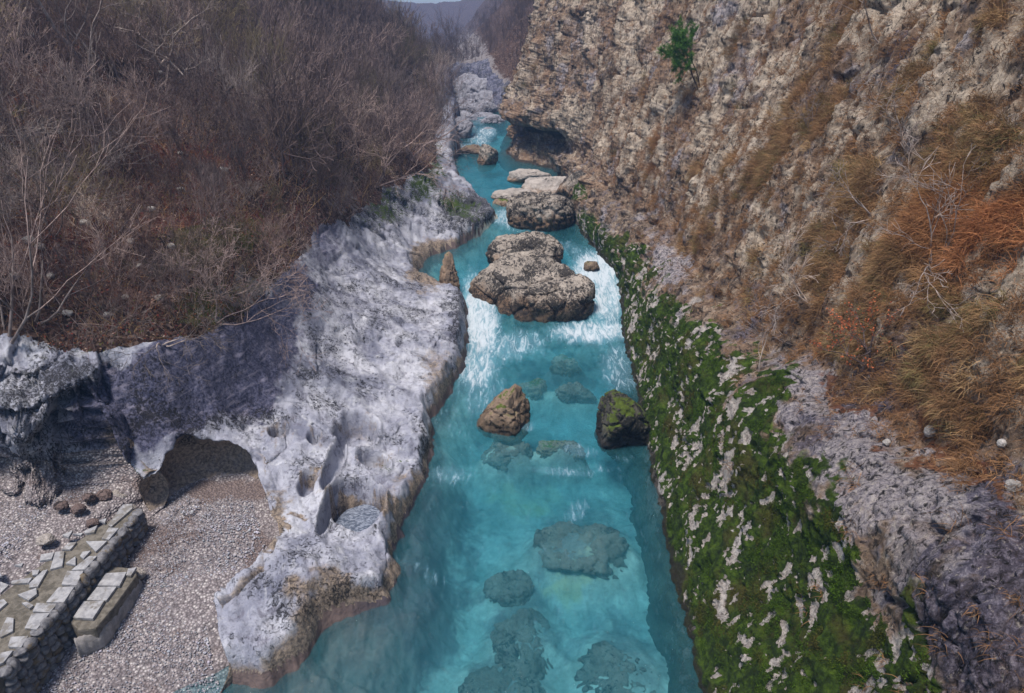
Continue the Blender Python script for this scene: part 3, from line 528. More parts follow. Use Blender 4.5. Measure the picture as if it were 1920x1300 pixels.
und=np.sort(E,axis=1); _,inv,cnt=np.unique(und[:,0].astype(np.int64)*len(v)+und[:,1],return_inverse=True,return_counts=True); bd=E[cnt[inv]==1]
nv=len(v); vb=v.copy(); vb[:,2]=-4.5; v2=np.concatenate([v,vb]); f2=np.concatenate([f,f[:,::-1]+nv,np.stack([bd[:,1],bd[:,0],bd[:,0]+nv,bd[:,1]+nv],-1)])
a2=np.concatenate([a['foam'],a['foam']*0])
o=link('river_water',mesh_np('river_water',v2,f2,M['water'],attrs={'foam':a2})); tag(o,kind='structure')

exec_marker=None
# ------------------------------------------------------------------ boulders
def ico(sub):
    bm=bmesh.new(); bmesh.ops.create_icosphere(bm,subdivisions=sub,radius=1); V=np.array([v.co[:] for v in bm.verts]); F=np.array([[v.index for v in f.verts] for f in bm.faces]); bm.free(); return V,F
ICO={k:ico(k) for k in (1,2,3,5,6)}
def rock_shape(dims,seed,sub=5,planes=14,rough=1.0,top=None,sharp=.62,pl=()):
    V,F=ICO[sub]; r_=np.random.default_rng(seed); Nn=r_.normal(size=(planes,3)); Nn/=np.linalg.norm(Nn,axis=1)[:,None]; dd=r_.uniform(sharp,.95,planes)
    if top: Nn[0]=np.array(top[:3])/np.linalg.norm(top[:3]); dd[0]=top[3]
    for i,q_ in enumerate(pl): Nn[i+1]=np.array(q_[:3])/np.linalg.norm(q_[:3]); dd[i+1]=q_[3]
    q=V@Nn.T; s=np.full(len(V),1.0)
    for k in range(planes):
        dk=np.where(q[:,k]>.05,dd[k]/np.maximum(q[:,k],.05),9); s=-np.log(np.exp(-s*24)+np.exp(-dk*24))/24
    P=V*s[:,None]*np.array(dims)/2; 
    sc=1.0/max(np.mean(dims),.05); m=np.mean(dims)
    n1=fbm(P+seed*3.7,2.2*sc,4,.55,seed=1); n2=fbm(P+seed*3.7,7*sc,4,.6,seed=2,ridge=True); c1,c2,_=cells(P+seed*3.7,5*sc,seed=3)
    n3=noise(np.stack([0*P[:,0]+seed,.12*P[:,0]*sc,(P[:,2]+.25*P[:,0]+.08*m*n1)*9*sc],-1)); P=P+V*(m*rough*(.075*n1+.03*n2+.028*n3-.05*ss(.12,0,c2-c1)))[:,None]
    hz=(P[:,2]-P[:,2].min())/(np.ptp(P[:,2])+1e-6); return P,F,hz
BM={'pale':mat_boulder('pale_river_boulder',(.50,.45,.42),(.38,.25,.16),(.02,.018,.018),0,.60),
    'mid':mat_boulder('speckled_river_boulder',(.46,.40,.35),(.44,.28,.18),(.018,.016,.016),0,.475),
    'brown':mat_boulder('brown_river_boulder',(.36,.26,.19),(.26,.18,.12),(.03,.022,.02),.12,.56),
    'plain':mat_boulder('reddish_rubble',(.22,.16,.15),(.16,.11,.10),(.02,.016,.018),0,.56),
    'dark':mat_boulder('mossy_dark_boulder',(.12,.11,.09),(.05,.045,.045),(.008,.009,.008),.35,.45),
    'sub':mat_boulder('submerged_stone',(.26,.21,.18),(.24,.23,.22),(.02,.02,.025),0,.56),
    'white':mat_boulder('white_stone',(.66,.62,.60),(.52,.46,.42),(.10,.08,.08),0,.70),
    'blue':mat_boulder('grey_gorge_boulder',(.34,.34,.40),(.16,.16,.20),(.02,.02,.03),0,.56)}
def boulder(px,py,z,dims,mat,label,seed,rot=0,group=None,sink=.3,name='boulder',cat='boulder',wl=None,**k):
    """photo pixel of the middle of the foot line, z of that foot"""
    c=atz(px,py,z); P,F,hz=rock_shape(dims,seed,**k)
    zz=P[:,2]; base=zz.min(); 
    above=(zz-(base+sink*dims[2]))/(dims[2]*(1-sink))     # 0 at the water or ground line
    if rot: cr,sr_=math.cos(R(rot)),math.sin(R(rot)); P=np.stack([P[:,0]*cr-P[:,1]*sr_,P[:,0]*sr_+P[:,1]*cr,P[:,2]],-1)
    P[:,2]-=base+sink*dims[2]
    o=link(name,mesh_np(name,P,F,BM[mat],attrs={'height':np.clip(above,-1,1.2)}),loc=(c[0],c[1]+dims[1]*.35,z)); tag(o,label,cat,group); return o
boulder(1000,598,.1,(6.5,4.8,4.4),'mid','huge speckled boulder parting the river into two chutes',3,rot=-12,sink=.40,sub=6,planes=11,top=(.10,-.42,1,.50),rough=.75,pl=[(-.65,-.78,.1,.60),(-.75,.6,.2,.72),(.75,.6,.35,.66),(.3,-1,-.1,.80)])
boulder(985,505,1.0,(3.7,3.2,2.5),'mid','dark topped boulder leaning against the back of the huge midstream boulder',9,sink=.38,sub=6,planes=9,top=(0,0,1,.7))
boulder(842,552,.55,(1.15,1.3,2.8),'brown','small pointed tan rock beside the left chute',14,rot=20,sink=.35,planes=8,pl=[(-.8,0,.45,.60),(.85,-.1,.3,.62),(0,-.8,.5,.6)])
boulder(946,812,0,(2.2,1.7,2.0),'brown','brown rock with a green mossy knob standing alone in mid pool',23,sink=.34,planes=8,sharp=.6,rough=1.1,rot=-20,pl=[(-.75,-.1,.65,.38),(.85,-.1,.30,.45),(.1,-.9,.35,.6)])
boulder(1166,838,0,(1.95,2.1,2.3),'dark','dark mossy rock in the water against the right cliff',27,sink=.34,sub=6,planes=12)
boulder(1012,428,1.2,(4.0,3.6,3.6),'mid','blocky boulder with mossy rim above the rapids on the right bank',31,sink=.35,sub=6,planes=8,top=(0,-.1,1,.66))
boulder(1038,372,1.6,(4.3,3.4,2.0),'pale','pale rounded slab behind the blocky boulder',36,sink=.3,planes=8,top=(0,0,1,.7))
boulder(992,345,1.8,(3.2,2.2,1.2),'pale','flat whitish slab at the edge of the upper pool',38,sink=.3,planes=8,top=(0,-.1,1,.6))
boulder(965,378,1.7,(3.0,2.0,.9),'pale','low flat stone just below the upper pool',41,sink=.35,planes=8,top=(0,0,1,.6))
boulder(938,394,1.45,(1.7,1.4,1.0),'brown','small brown rock left of the flat stones in the rapids',43,sink=.35)
boulder(1085,372,2.1,(3.0,3.0,2.6),'mid','lichen covered boulder at the foot of the cliff by the upper pool',47,sink=.3)
boulder(912,309,1.85,(1.9,2.4,2.4),'mid','pointed dark rock in front of the cliff corner at the top of the upper pool',51,sink=.35)
boulder(884,290,1.9,(2.3,1.5,1.2),'brown','small brown boulder in the riffle above the upper pool',54,sink=.35)
boulder(1112,506,.95,(.9,.8,.6),'brown','small wet stone at the head of the right chute',57,sink=.4)
# upstream boulder field
up_px=[(862,268,1.4),(880,256,1.2),(915,262,1.3),(895,245,1.6),(875,240,2.0),(905,236,1.8),(890,228,2.2),(868,228,2.2),(912,222,2.2),(896,214,2.4),(878,212,2.4),(904,203,2.6),(888,196,2.6),(872,198,2.8),(895,186,3.0),(880,178,3.0),(905,190,2.8),(859,252,2.2),(921,245,1.8),(914,208,2.4)]
for i,(a,b,s) in enumerate(up_px):
    h=hit(a,b)
    if h is None: h=atz(a,b,4)
    s*=1.25; P,F,hz=rock_shape((s*1.2,s,s*.9),100+i,planes=9); P[:,2]-=P[:,2].min()+.25*s
    o=link('boulder',mesh_np('boulder',P,F,BM['blue'],attrs={'height':hz}),loc=h); tag(o,'grey boulder heaped in the narrow gorge where the river comes down','boulder','boulders piled in the far gorge')
# submerged stones
for i,(a,b,w,d,h,lb) in enumerate(subs):
    zt=sub_z(b)
    c=atz(a,b,zt); P,F,hz=rock_shape((w,d,h),200+i,planes=6,top=(0,0,1,.6),rough=1.7,sharp=.5); P[:,2]-=P[:,2].max()
    tag(link('submerged_stone',mesh_np('submerged_stone',P,F,BM['brown' if 'brown' in lb and 'dark' not in lb else 'sub'],attrs={'height':hz}),loc=c),lb,'stone')

# ------------------------------------------------------------------ pebbles, loose stones
def scatter_rocks(pos,size,flat,mat,name,tints,seed=0,sub=1):
    V,F=ICO[sub]; r_=np.random.default_rng(seed); n=len(pos); k=len(V)
    out=np.empty((n,k,3),f32)
    for j in range(12):
        idx=np.arange(j,n,12)
        if len(idx)==0: continue
        Nn=r_.normal(size=(7,3)); Nn/=np.linalg.norm(Nn,axis=1)[:,None]; q=V@Nn.T; s=np.min(np.where(q>.1,r_.uniform(.55,.95,7)/np.maximum(q,.1),1),axis=1); Vj=V*s[:,None]
        a=r_.uniform(0,6.28,len(idx)); ca,sa=np.cos(a)[:,None],np.sin(a)[:,None]; el=r_.uniform(.6,1.0,len(idx))[:,None]
        X=Vj[None,:,0]*ca-Vj[None,:,1]*sa*el; Y=Vj[None,:,0]*sa+Vj[None,:,1]*ca*el; Z=np.broadcast_to(Vj[None,:,2],X.shape)*flat
        out[idx]=np.stack([X,Y,Z],-1)*size[idx][:,None,None]
    out+=pos[:,None,:]; Fa=(F[None]+np.arange(n)[:,None,None]*k).reshape(-1,3)
    return mesh_np(name,out.reshape(-1,3),Fa,mat,smooth=False,attrs={'tint':np.repeat(tints,k,axis=0)})
M['tint']=mat_attrcol('loose_stone')
n=70000; x=rng.uniform(-15,-5.2,n); y=rng.uniform(6.5,16,n)
sbp,_,_=polysd(x,y,BEA); m=(sbp<-.28)&(beach_z(x,y)>-.25)&~((x<-9.3)&(x>-11.2)&(y<13.6)); nz=fbm(np.stack([x,y,x*0],-1),.9,3,seed=80)
ppx,ppy,_=project(np.stack([x,y,beach_z(x,y)],-1)); sandy=blob(ppx,ppy,[(485,1090,26,60,30,1),(430,920,70,16,0,.8)])
m&=(rng.uniform(size=n)<.62+.7*nz-sandy)
x,y=x[m],y[m]; g=beach_z(x,y); sz=.010+.024*rng.uniform(size=len(x))**2.2; sz=np.where(rng.uniform(size=len(x))<.02,sz*1.7,sz)
g0=rng.uniform(.26,.58,len(x)); g0=g0*(.85+.55*fbm(np.stack([x,y,x*0],-1),.6,3,seed=81)); sz=sz*(.9+.8*fbm(np.stack([x,y,x*0],-1),.8,2,seed=82)); tint=np.stack([g0*rng.uniform(.90,1.04,len(x)),g0*.95,g0*rng.uniform(1.0,1.14,len(x)),g0*0+1],-1)
tag(link('pebbles',scatter_rocks(np.stack([x,y,g+sz*.15],-1),sz,.6,M['tint'],'pebbles',tint,1)),'grey and white pebbles covering the beach','pebbles',kind='stuff')
print('pebbles',len(x))
P,F,hz=rock_shape((.62,.3,.1),300,sub=5,planes=9,rough=.5); c=atz(468,1063,.34)
tag(link('flat_stone',mesh_np('flat_stone',P,F,BM['white'],attrs={'height':hz}),loc=c),'flat white oval stone lying alone on the sandy edge of the beach','stone')
for i,(a,b,s,lb) in enumerate([(256,1078,.34,'grey stone leaning at the upper end of the stone bench'),(96,1160-40,.01,None),(198,935,.36,'reddish broken rock in the rubble left of the arch'),(172,945,.28,'small reddish rock in the rubble at the terrace end'),(222,925,.40,'pale rock lying under the dark overhang'),(150,965,.30,'dark rock beside the rubble at the head of the terrace'),(236,940,.3,'little pale rock close to the arch foot'),(120,960,.3,'low dark rock on the upper gravel'),(170,975,.28,'small flat rock at the top of the paving'),(88,1018,.33,'round grey rock on the edge of the terrace paving')]):
    if lb is None: continue
    z=.6 if i==0 else 1.2; c=atz(a,b,z); c[2]=float(beach_z(c[0],c[1]))+(.0 if i==0 else .03)
    P,F,hz=rock_shape((s*1.25,s,s*.8),320+i,planes=9); P[:,2]-=P[:,2].min()*.6
    tag(link('loose_rock',mesh_np('loose_rock',P,F,BM['pale' if 'pale' in lb or 'grey' in lb else 'plain'],attrs={'height':hz}),loc=c),lb,'rock')
# scattered stones on the leafy slope
spots=[(246,468-12),(262,392+110),(300,562),(308,345),(340,358),(322,465),(338,290),(75,465),(95,520),(128,590),(203,593),(235,560),(28,520),(55,455),(262,355),(300,118+20),(420,320),(60,70),(285,395),(160,420)]
for i,(a,b) in enumerate(spots):
    h=hit(a,b)
    if h is None: continue
    s=.16+.14*random.random(); P,F,hz=rock_shape((s*1.3,s,s),360+i,planes=8,sub=3)
    tag(link('hillside_stone',mesh_np('hillside_stone',P,F,BM['white'],attrs={'height':hz}),loc=h+np.array([0,0,.04])),'pale stone lying among fallen leaves on the left slope','stone','pale stones scattered on the leafy slope')

# ------------------------------------------------------------------ paved terrace, retaining wall, bench
M['slab']=mat_simple('pale_paving_slab',(.24,.24,.26),(.38,.38,.40),7,.85,.02,(.17,.155,.14)); M['wallstone']=mat_simple('grey_wall_stone',(.10,.10,.115),(.24,.235,.25),9,.9,.03,(.16,.12,.07)); M['mortar']=mat_simple('mossy_mortar_bed',(.10,.09,.075),(.20,.18,.155),8,.95,.04)
M['concrete']=mat_simple('old_concrete',(.20,.19,.19),(.33,.31,.31),5,.95,.03)
def prism(poly,z0,z1,bev=.012,jit=0):
    """solid slab with this outline, softened upper edge"""
    bm=bmesh.new(); vs=[bm.verts.new((x,y,z0)) for x,y in poly]; f=bm.faces.new(vs)
    if f.normal.z>0: bm.normal_update()
    r=bmesh.ops.extrude_face_region(bm,geom=[f]); tv=[g for g in r['geom'] if isinstance(g,bmesh.types.BMVert)]
    for v in tv: v.co.z=z1+random.uniform(-jit,jit)
    bmesh.ops.recalc_face_normals(bm,faces=bm.faces)
    if bev: bmesh.ops.bevel(bm,geom=[e for e in bm.edges],offset=bev,segments=2,affect='EDGES',profile=.6)
    return bm
def bm_obj(name,bm,mat,parent=None):
    me=bpy.data.meshes.new(name); bm.to_mesh(me); bm.free(); me.materials.append(mat); o=link(name,me,parent); return o
terr=empty('stone_terrace',(0,0,0)); tag(terr,'paved stone terrace with irregular pale slabs and a rubble retaining wall above the gravel beach','terrace')
# wall axis from the arch foot down to the near edge
wa0=atz(262,950,1.3)[:2]; wa1=atz(-40,1306,1.3)[:2]; wd=(wa1-wa0)/np.linalg.norm(wa1-wa0); wn=np.array([-wd[1],wd[0]])
if wn[0]<0: wn=-wn
WL=float(np.linalg.norm(wa1-wa0)); topz=1.3
def wp(s,o): return wa0+wd*s+wn*o
core=[wp(0,-.02),wp(WL,-.02),wp(WL,-1.9),wp(4.2,-1.7),wp(2.2,-1.2),wp(.5,-.5)]
bm=prism([tuple(c) for c in core],-.2,topz-.05,.02); 
bm_obj('paving_bed',bm,M['mortar'],terr)
for k,(a,b) in enumerate([]): pass
def facing(parent,origin,dvec,nvec,L,z0f,z1,rows,mean,seed,mat,name='facing_stone'):
    r_=random.Random(seed); cnt=0
    s=0
    while s<L and cnt<100:
        z=z0f(s)-.1; w=mean*r_.uniform(.7,1.35); 
        while z<z1-.04:
            h=min(mean*r_.uniform(.55,.95),z1-z)
            if z1-z-h<.08: h=z1-z
            c=origin+dvec*(s+w/2+r_.uniform(-.03,.03))+nvec*.03
            P,F,hz=rock_shape((1,1,1),r_.randint(0,9999),sub=3,planes=7,rough=.6,sharp=.7)
            sx,sy,sz=w*.60,.13,h*.62
            X=P[:,0]*2*sx; Y=P[:,1]*2*sy; Z=P[:,2]*2*sz
            V=np.stack([c[0]+dvec[0]*X+nvec[0]*Y,c[1]+dvec[1]*X+nvec[1]*Y,z+h/2+Z],-1)
            link(name,mesh_np(name,V,F,mat,attrs={}),parent); cnt+=1; z+=h
        s+=w*.98
facing(terr,wa0,wd,wn,WL,lambda s:float(beach_z(*wp(s,.1))),topz,3,.24,5,M['wallstone'])
# edge slabs (photo outlines) then crazy paving
def slab(px_poly,z,parent,th=.06,mat=None,name='paving_slab'):
    pts=[atz(a,b,z)[:2] for a,b in px_poly]; A=sum(pts[i][0]*pts[(i+1)%len(pts)][1]-pts[(i+1)%len(pts)][0]*pts[i][1] for i in range(len(pts)))
    if A<0: pts=pts[::-1]
    zz=z+random.uniform(-.008,.01); return bm_obj(name,prism([tuple(p) for p in pts],zz-th,zz,.008,.003),mat or M['slab'],parent)
Z=lambda L:[(a/3.0,866+b/3.0) for a,b in L]
for q in [[(690,240),(745,235),(745,262),(625,365),(605,355)],[(612,370),(668,372),(612,438),(572,430)],[(482,446),(603,444),(538,505)],[(500,530),(545,528),(478,604),(400,608)],[(378,614),(470,612),(430,694),(345,690)],[(330,702),(418,700),(358,790),(258,788)],[(205,792),(322,796),(282,845),(182,840)],[(178,852),(280,850),(205,942),(138,935)],[(60,985),(160,980),(120,1045),(45,1040)],[(0,1075),(75,1060),(20,1130),(-50,1160)],
 [(385,455),(432,450),(395,492),(345,492)],[(310,505),(362,500),(350,585),(280,604)],[(425,530),(425,580),(368,570)],[(465,505),(510,500),(470,545),(450,530)],[(230,520),(305,508),(290,545),(222,556)],[(65,668),(182,648),(160,678),(62,684)],[(240,612),(268,604),(212,700),(160,706),(165,680)],[(180,610),(222,606),(212,632),(182,638)],[(100,748),(205,710),(208,745),(160,780)],[(120,792),(150,786),(188,806),(165,825)],[(0,672),(50,690),(0,738)],[(38,872),(76,876),(72,950),(0,985),(0,950)],
 [(80,580),(132,568),(120,588)],[(350,410),(410,385),(385,425)],[(405,405),(468,398),(455,412)],[(470,390),(548,355),(530,395),(480,402)],[(555,330),(600,318),(590,345)],[(-70,790),(20,770),(40,790),(-40,860)],[(-60,600),(-10,590),(10,640),(-60,650)]]:
    slab(Z(q),topz+.012,terr)
# stone bench at the foot of the wall
bench=empty('stone_bench',(0,0,0)); tag(bench,'low stone bench of three pale slabs on a rounded concrete base below the terrace','bench')
bz=.95
b0_=atz(*Z([(400,900)])[0],bz)[:2]; b1_=atz(*Z([(700,640)])[0],bz)[:2]
base_poly=[atz(a,b,.86)[:2] for a,b in Z([(395,905),(440,950),(540,940),(640,820),(770,640),(765,600),(640,590),(560,640)])]
bm_obj('seat_base',prism([tuple(p) for p in base_poly],-.05,.875,.05),M['mortar'],bench)
# rounded kerb along the front
kp=[atz(a,b,.72) for a,b in Z([(415,1000),(480,975),(560,940),(620,860),(690,770),(745,690),(765,650)])]
bm=bmesh.new(); kp=np.array(kp); ring=[]
tk_=np.linspace(0,len(kp)-1.001,40); kc=crv(kp[:,:2],tk_)
for i in range(len(kc)):
    t=kc[min(i+1,len(kc)-1)]-kc[max(i-1,0)]; t/=np.linalg.norm(t); nn=np.array([-t[1],t[0]]); rw=.10*(1+.12*math.sin(i*1.7))*(.6 if i in (0,len(kc)-1) else 1)
    ring.append([bm.verts.new((kc[i][0]+nn[0]*rw*math.cos(a),kc[i][1]+nn[1]*rw*math.cos(a),.46+.27*math.sin(a)*(1+.06*math.sin(i*2.3)))) for a in np.linspace(0,2*math.pi,14,endpoint=False)])
for i in range(len(ring)-1):
    for j in range(14): bm.faces.new([ring[i][j],ring[i][(j+1)%14],ring[i+1][(j+1)%14],ring[i+1][j]])
bm.faces.new(ring[0][::-1]); bm.faces.new(ring[-1]); bmesh.ops.recalc_face_normals(bm,faces=bm.faces)
for fc in bm.faces: fc.smooth=True
bm_obj('kerb',bm,M['concrete'],bench)
for q in [[(595,626),(712,620),(672,698),(548,696)],[(545,702),(655,700),(598,778),(486,776)],[(470,784),(588,780),(522,882),(410,876)],[(720,600),(768,590),(735,640),(708,636)]]:
    slab(Z(q),bz,bench,.07,name='seat_slab')

# small pool standing in the big pothole
c=PW[2][0]; bm=bmesh.new(); vs=[bm.verts.new((c[0]+.60*math.cos(a),c[1]+.78*math.sin(a),.22)) for a in np.linspace(0,6.283,40,endpoint=False)]; bm.faces.new(vs)
nt=NT('still_pool_water'); q=nt.bsdf(nt.mix(nt.rng(nt.noise(nt.mapv(nt.pos(),(1,2.2,1)),7,4,.6,1.5),.4,.62),C(.06,.075,.11),C(.24,.27,.34)),.3,nt.bump(nt.noise(nt.pos(),14,3,.6,.5),.03,.5),.35); M['pool']=nt.m
r=bmesh.ops.extrude_face_region(bm,geom=bm.faces[:]); 
for v in [g for g in r['geom'] if isinstance(g,bmesh.types.BMVert)]: v.co.z+=.04
bmesh.ops.recalc_face_normals(bm,faces=bm.faces); tag(bm_obj('pool_water',bm,M['pool']),kind='structure')

# ------------------------------------------------------------------ branches
def tubes(S,sides=4):
    S=np.asarray(S,f32); a=S[:,0:3]; b=S[:,3:6]; ra=S[:,6:7]; rb=S[:,7:8]; d=b-a; L=np.maximum(np.linalg.norm(d,axis=1,keepdims=True),1e-5); d=d/L
    ref=np.where(np.abs(d[:,2:3])>.9,np.array([[1,0,0]],f32),np.array([[0,0,1]],f32)); u=np.cross(d,ref); u/=np.linalg.norm(u,axis=1,keepdims=True); w=np.cross(d,u)
    V=[]; 
    for (c,r) in ((a-d*ra*.3,ra),(b,rb)):
        for k in range(sides):
            t=2*math.pi*k/sides; V.append(c+r*(math.cos(t)*u+math.sin(t)*w))
    V=np.stack(V,1); n=len(S); F=[]
    for k in range(sides):
        k2=(k+1)%sides; F.append([k,k2,sides+k2,sides+k])
    F=np.array(F)[None]+(np.arange(n)*2*sides)[:,None,None]
    return V.reshape(-1,3),F.reshape(-1,4)
def grow(S,p,d,L,r,depth,rs,up=.25,split=(2,4),wob=.22,segs=4,spread=.7,thick=0,droop=0,shrink=.62):
    """one branch as a wobbling polyline with side branches; thick>r goes to the twig list"""
    p=np.array(p,float); d=np.array(d,float); d/=np.linalg.norm(d); step=L/segs; r0=r
    nodes=[]
    for i in range(segs):
        d=d+rs.normal(size=3)*wob+np.array([0,0,up*.25-droop*.2]); d/=np.linalg.norm(d); q=p+d*step; r1=r0*(1-.55*(i+1)/segs)
        S.append((*p,*q,r,r1)); nodes.append((q,d.copy(),r1)); p=q; r=r1
    if depth<=0: return
    for _ in range(rs.integers(*split)+1):
        q,dd,rq=nodes[rs.integers(max(segs//3,0),segs)]
        nd=dd+rs.normal(size=3)*spread; nd[2]+=up; grow(S,q,nd,L*shrink*rs.uniform(.7,1.2),rq*.7,depth-1,rs,up,split,wob*1.1,max(segs-1,2),spread,thick,droop,shrink)
    q,dd,rq=nodes[-1]; grow(S,q,dd,L*.6,rq,depth-1,rs,up,split,wob,max(segs-1,2),spread,thick,droop,shrink)
M['twig']=mat_bark('bare_twig_bark',(.13,.105,.108),(.30,.25,.255)); M['pbark']=mat_bark('pale_branch_bark',(.20,.175,.17),(.40,.36,.35)); M['obark']=mat_bark('olive_twig_bark',(.11,.095,.055),(.25,.22,.14)); M['dbark']=mat_bark('dark_twig_bark',(.07,.052,.052),(.16,.12,.12))
def split_mesh(S,rc):
    S=np.array(S); big=S[:,6]>=rc; return S[big],S[~big]
# shrub variants: many stems from one foot
VAR=[]
for i in range(9):
    rs=np.random.default_rng(500+i); S=[]
    for k in range(rs.integers(5,9)):
        a=rs.uniform(0,6.28); tl=rs.uniform(.15,.75); d=(math.cos(a)*tl,math.sin(a)*tl,1)
        grow(S,(math.cos(a)*.15,math.sin(a)*.15,-.2),d,rs.uniform(1.2,1.9),rs.uniform(.016,.028),3,rs,up=.28,split=(2,4),wob=.17,segs=4,spread=.55)
    S=np.array(S); S[:,6:8]=np.maximum(S[:,6:8],.0045); V,F=tubes(S,3); VAR.append([mesh_np('bare_shrub',V,F,M[mk]) for mk in ('twig','dbark','pbark','obark')]); print('shrub',i,len(S))
def hillspot(px,py): 
    h=hit(px,py); return h
cnt=0; rs=np.random.default_rng(11); SH=[]
tries=0
while cnt<215 and tries<4000:
    tries+=1; px_=rs.uniform(-60,850); py_=rs.uniform(20,600)
    edge=np.interp(px_,[-100,0,200,300,400,470,560,640,700,770,840],[620,620,600,640,600,560,470,400,365,330,270])
    if py_>edge: continue
    h=hit(px_,py_)
    if h is None: continue
    dist=np.linalg.norm(h-np.array([0,0,H]))
    if any(abs(px_-a)<38 and -5<py_-b<75 for a,b in ((318,168),(170,150),(35,85),(405,205),(498,62),(228,165),(190,350))): continue
    # thin out where leafy ground shows
    bare=blob(np.array(px_),np.array(py_),[(330,400,260,90,0,.85),(150,500,180,100,0,.85),(60,220,110,50,0,.8),(400,450,200,80,0,.85),(360,140,60,40,0,.7)])
    if rs.uniform()<float(bare): continue
    if any((h[0]-q[0])**2+(h[1]-q[1])**2<(.028*dist)**2*1.2 for q in SH): continue
    SH.append(h); cnt+=1
    pal=rs.uniform(); mi=2 if (pal<.06 or (px_<230 and py_>280 and pal<.3)) else (1 if pal<.4 else 3 if pal<.55 else 0)
    o=link('bare_shrub',VAR[rs.integers(9)][mi],loc=(h[0],h[1],h[2]-.05)); s=rs.uniform(.75,1.35)*(.62 if py_>330 else 1)*np.interp(dist,[15,40,70],[.75,1,1.25])
    o.scale=(s,s,s*rs.uniform(.85,1.15)); o.rotation_euler=(rs.uniform(-.15,.15),rs.uniform(0,.35),rs.uniform(0,6.28))
    tag(o,'leafless brown shrub in the thicket on the left slope','shrub','leafless shrubs on the left slope')
print('shrubs',cnt)
# undergrowth brush, one mass
bx=[];S=[]
N=26000; pxs=rng.uniform(-60,860,N*2); pys=rng.uniform(0,660,N*2)
# sample ground area directly instead of pixels
idx=np.nonzero((tk==2)&(gy>8)&(gy<75)&(gx<0))[0]; sel=rng.choice(idx,N)
base=TP[sel]+rng.normal(size=(N,3))*np.array([.15,.15,.0]); ppx,ppy,pdz=project(base)
ok=(ppx>-80)&(ppx<900)&(ppy>-40); base=base[ok]; pdz=pdz[ok]; ppx=ppx[ok]; ppy=ppy[ok]
N=len(base); dirn=rng.normal(size=(N,3))*.55; dirn[:,2]=np.abs(dirn[:,2])+.55; dirn/=np.linalg.norm(dirn,axis=1,keepdims=True)
Ln=rng.uniform(.2,.75,N)*np.interp(pdz,[15,45],[.8,2.0]); rad=.0035*np.interp(pdz,[15,60],[1,3])
mid=base+dirn*(Ln*.5)[:,None]; d2=dirn+rng.normal(size=(N,3))*.35; tip=mid+d2*(Ln*.5)[:,None]; d3=dirn+rng.normal(size=(N,3))*.7; tip2=mid+d3*(Ln*.4)[:,None]
S=np.concatenate([np.c_[base,mid,rad*1.3,rad],np.c_[mid,tip,rad,rad*.5],np.c_[mid,tip2,rad*.8,rad*.4]])
V,F=tubes(S,3); tc=rng.uniform(.6,1.35,N); hue=rng.uniform(size=N); c0=np.where((hue<.25)[:,None],np.array([[.30,.20,.10]]),np.where((hue<.4)[:,None],np.array([[.17,.055,.045]]),np.array([[.20,.155,.145]])))*tc[:,None]
vn=fbm(base,.22,3,seed=112)[:,None]; c0=c0*1.15; c0=c0*np.where(vn>0,1+.9*vn*np.array([[1.1,1.0,.9]]),1+.7*vn*np.array([[.9,1,1.1]]))
ct=np.c_[np.tile(c0,(3,1)),np.ones(3*N)]; tag(link('undergrowth',mesh_np('undergrowth',V,F,M['tint'],attrs={'tint':np.repeat(ct,6,axis=0)})),'dry twiggy undergrowth covering the left slope','undergrowth',kind='stuff')
# fallen leaves
N=60000; idx=np.nonzero((tk==2)&(gy>8)&(gy<48)&(gx<0))[0]; sel=rng.choice(idx,N); b=TP[sel]+np.c_[rng.normal(size=(N,2))*.05,rng.uniform(.0,.07,N)]
a=rng.normal(size=(N,3)); a/=np.linalg.norm(a,axis=1,keepdims=True); c_=np.cross(a,rng.normal(size=(N,3))); c_/=np.linalg.norm(c_,axis=1,keepdims=True); s=rng.uniform(.018,.045,N)[:,None]
V=np.stack([b-a*s,b-c_*s*.6,b+a*s,b+c_*s*.6],1).reshape(-1,3); F=np.arange(4*N).reshape(-1,4)
hue=rng.uniform(size=N)[:,None]; col=np.where(hue<.35,[[.16,.035,.025]],np.where(hue<.7,[[.19,.085,.04]],np.where(hue<.82,[[.10,.11,.02]],[[.34,.24,.19]])))*rng.uniform(.5,1.3,(N,1))
tag(link('fallen_leaves',mesh_np('fallen_leaves',V,F,M['tint'],smooth=False,attrs={'tint':np.repeat(np.c_[col,np.ones(N)],4,axis=0)})),'brown and reddish fallen leaves on the left slope','leaves',kind='stuff')

def bare_tree(px,py,label,L,r,seed,lean,depth=4,mat='pbark',up=.25,spread=.6,z=None,group=None,at=None,rc=.022,wob=.2,split=(2,3),name='bare_tree',segs=5,mt2=None,shrink=.64):
    h=at if at is not None else hit(px,py)
    if h is None: return
    rs=np.random.default_rng(seed); S=[]
    for (dx,dy,dz_,lf,rf) in lean: grow(S,(0,0,-.15),(dx,dy,dz_),L*lf,r*rf,depth,rs,up=up,split=split,wob=wob,segs=segs,spread=spread,shrink=shrink)
    A,Bs=split_mesh(S,rc); Bs[:,6:8]=np.maximum(Bs[:,6:8],.0045)
    e=empty(name,tuple(h)); tag(e,label,'tree' if name!='shrub' else 'shrub',group)
    V,F=tubes(A,7); link('trunk',mesh_np('trunk',V,F,M[mat]),e); V,F=tubes(Bs,3); link('crown',mesh_np('crown',V,F,M[mt2 or mat]),e); print(name,len(S)); return e
bare_tree(20,700,'pale leafless tree with long arching stems over the dark rock wall at left edge',3.0,.045,1,[(.35,.1,.9,1,1),(.6,.1,.6,1.1,1),(.1,.2,1,1,.8)],depth=3,up=.12,spread=.45,mt2='twig',at=atz(5,655,4.6),wob=.14)
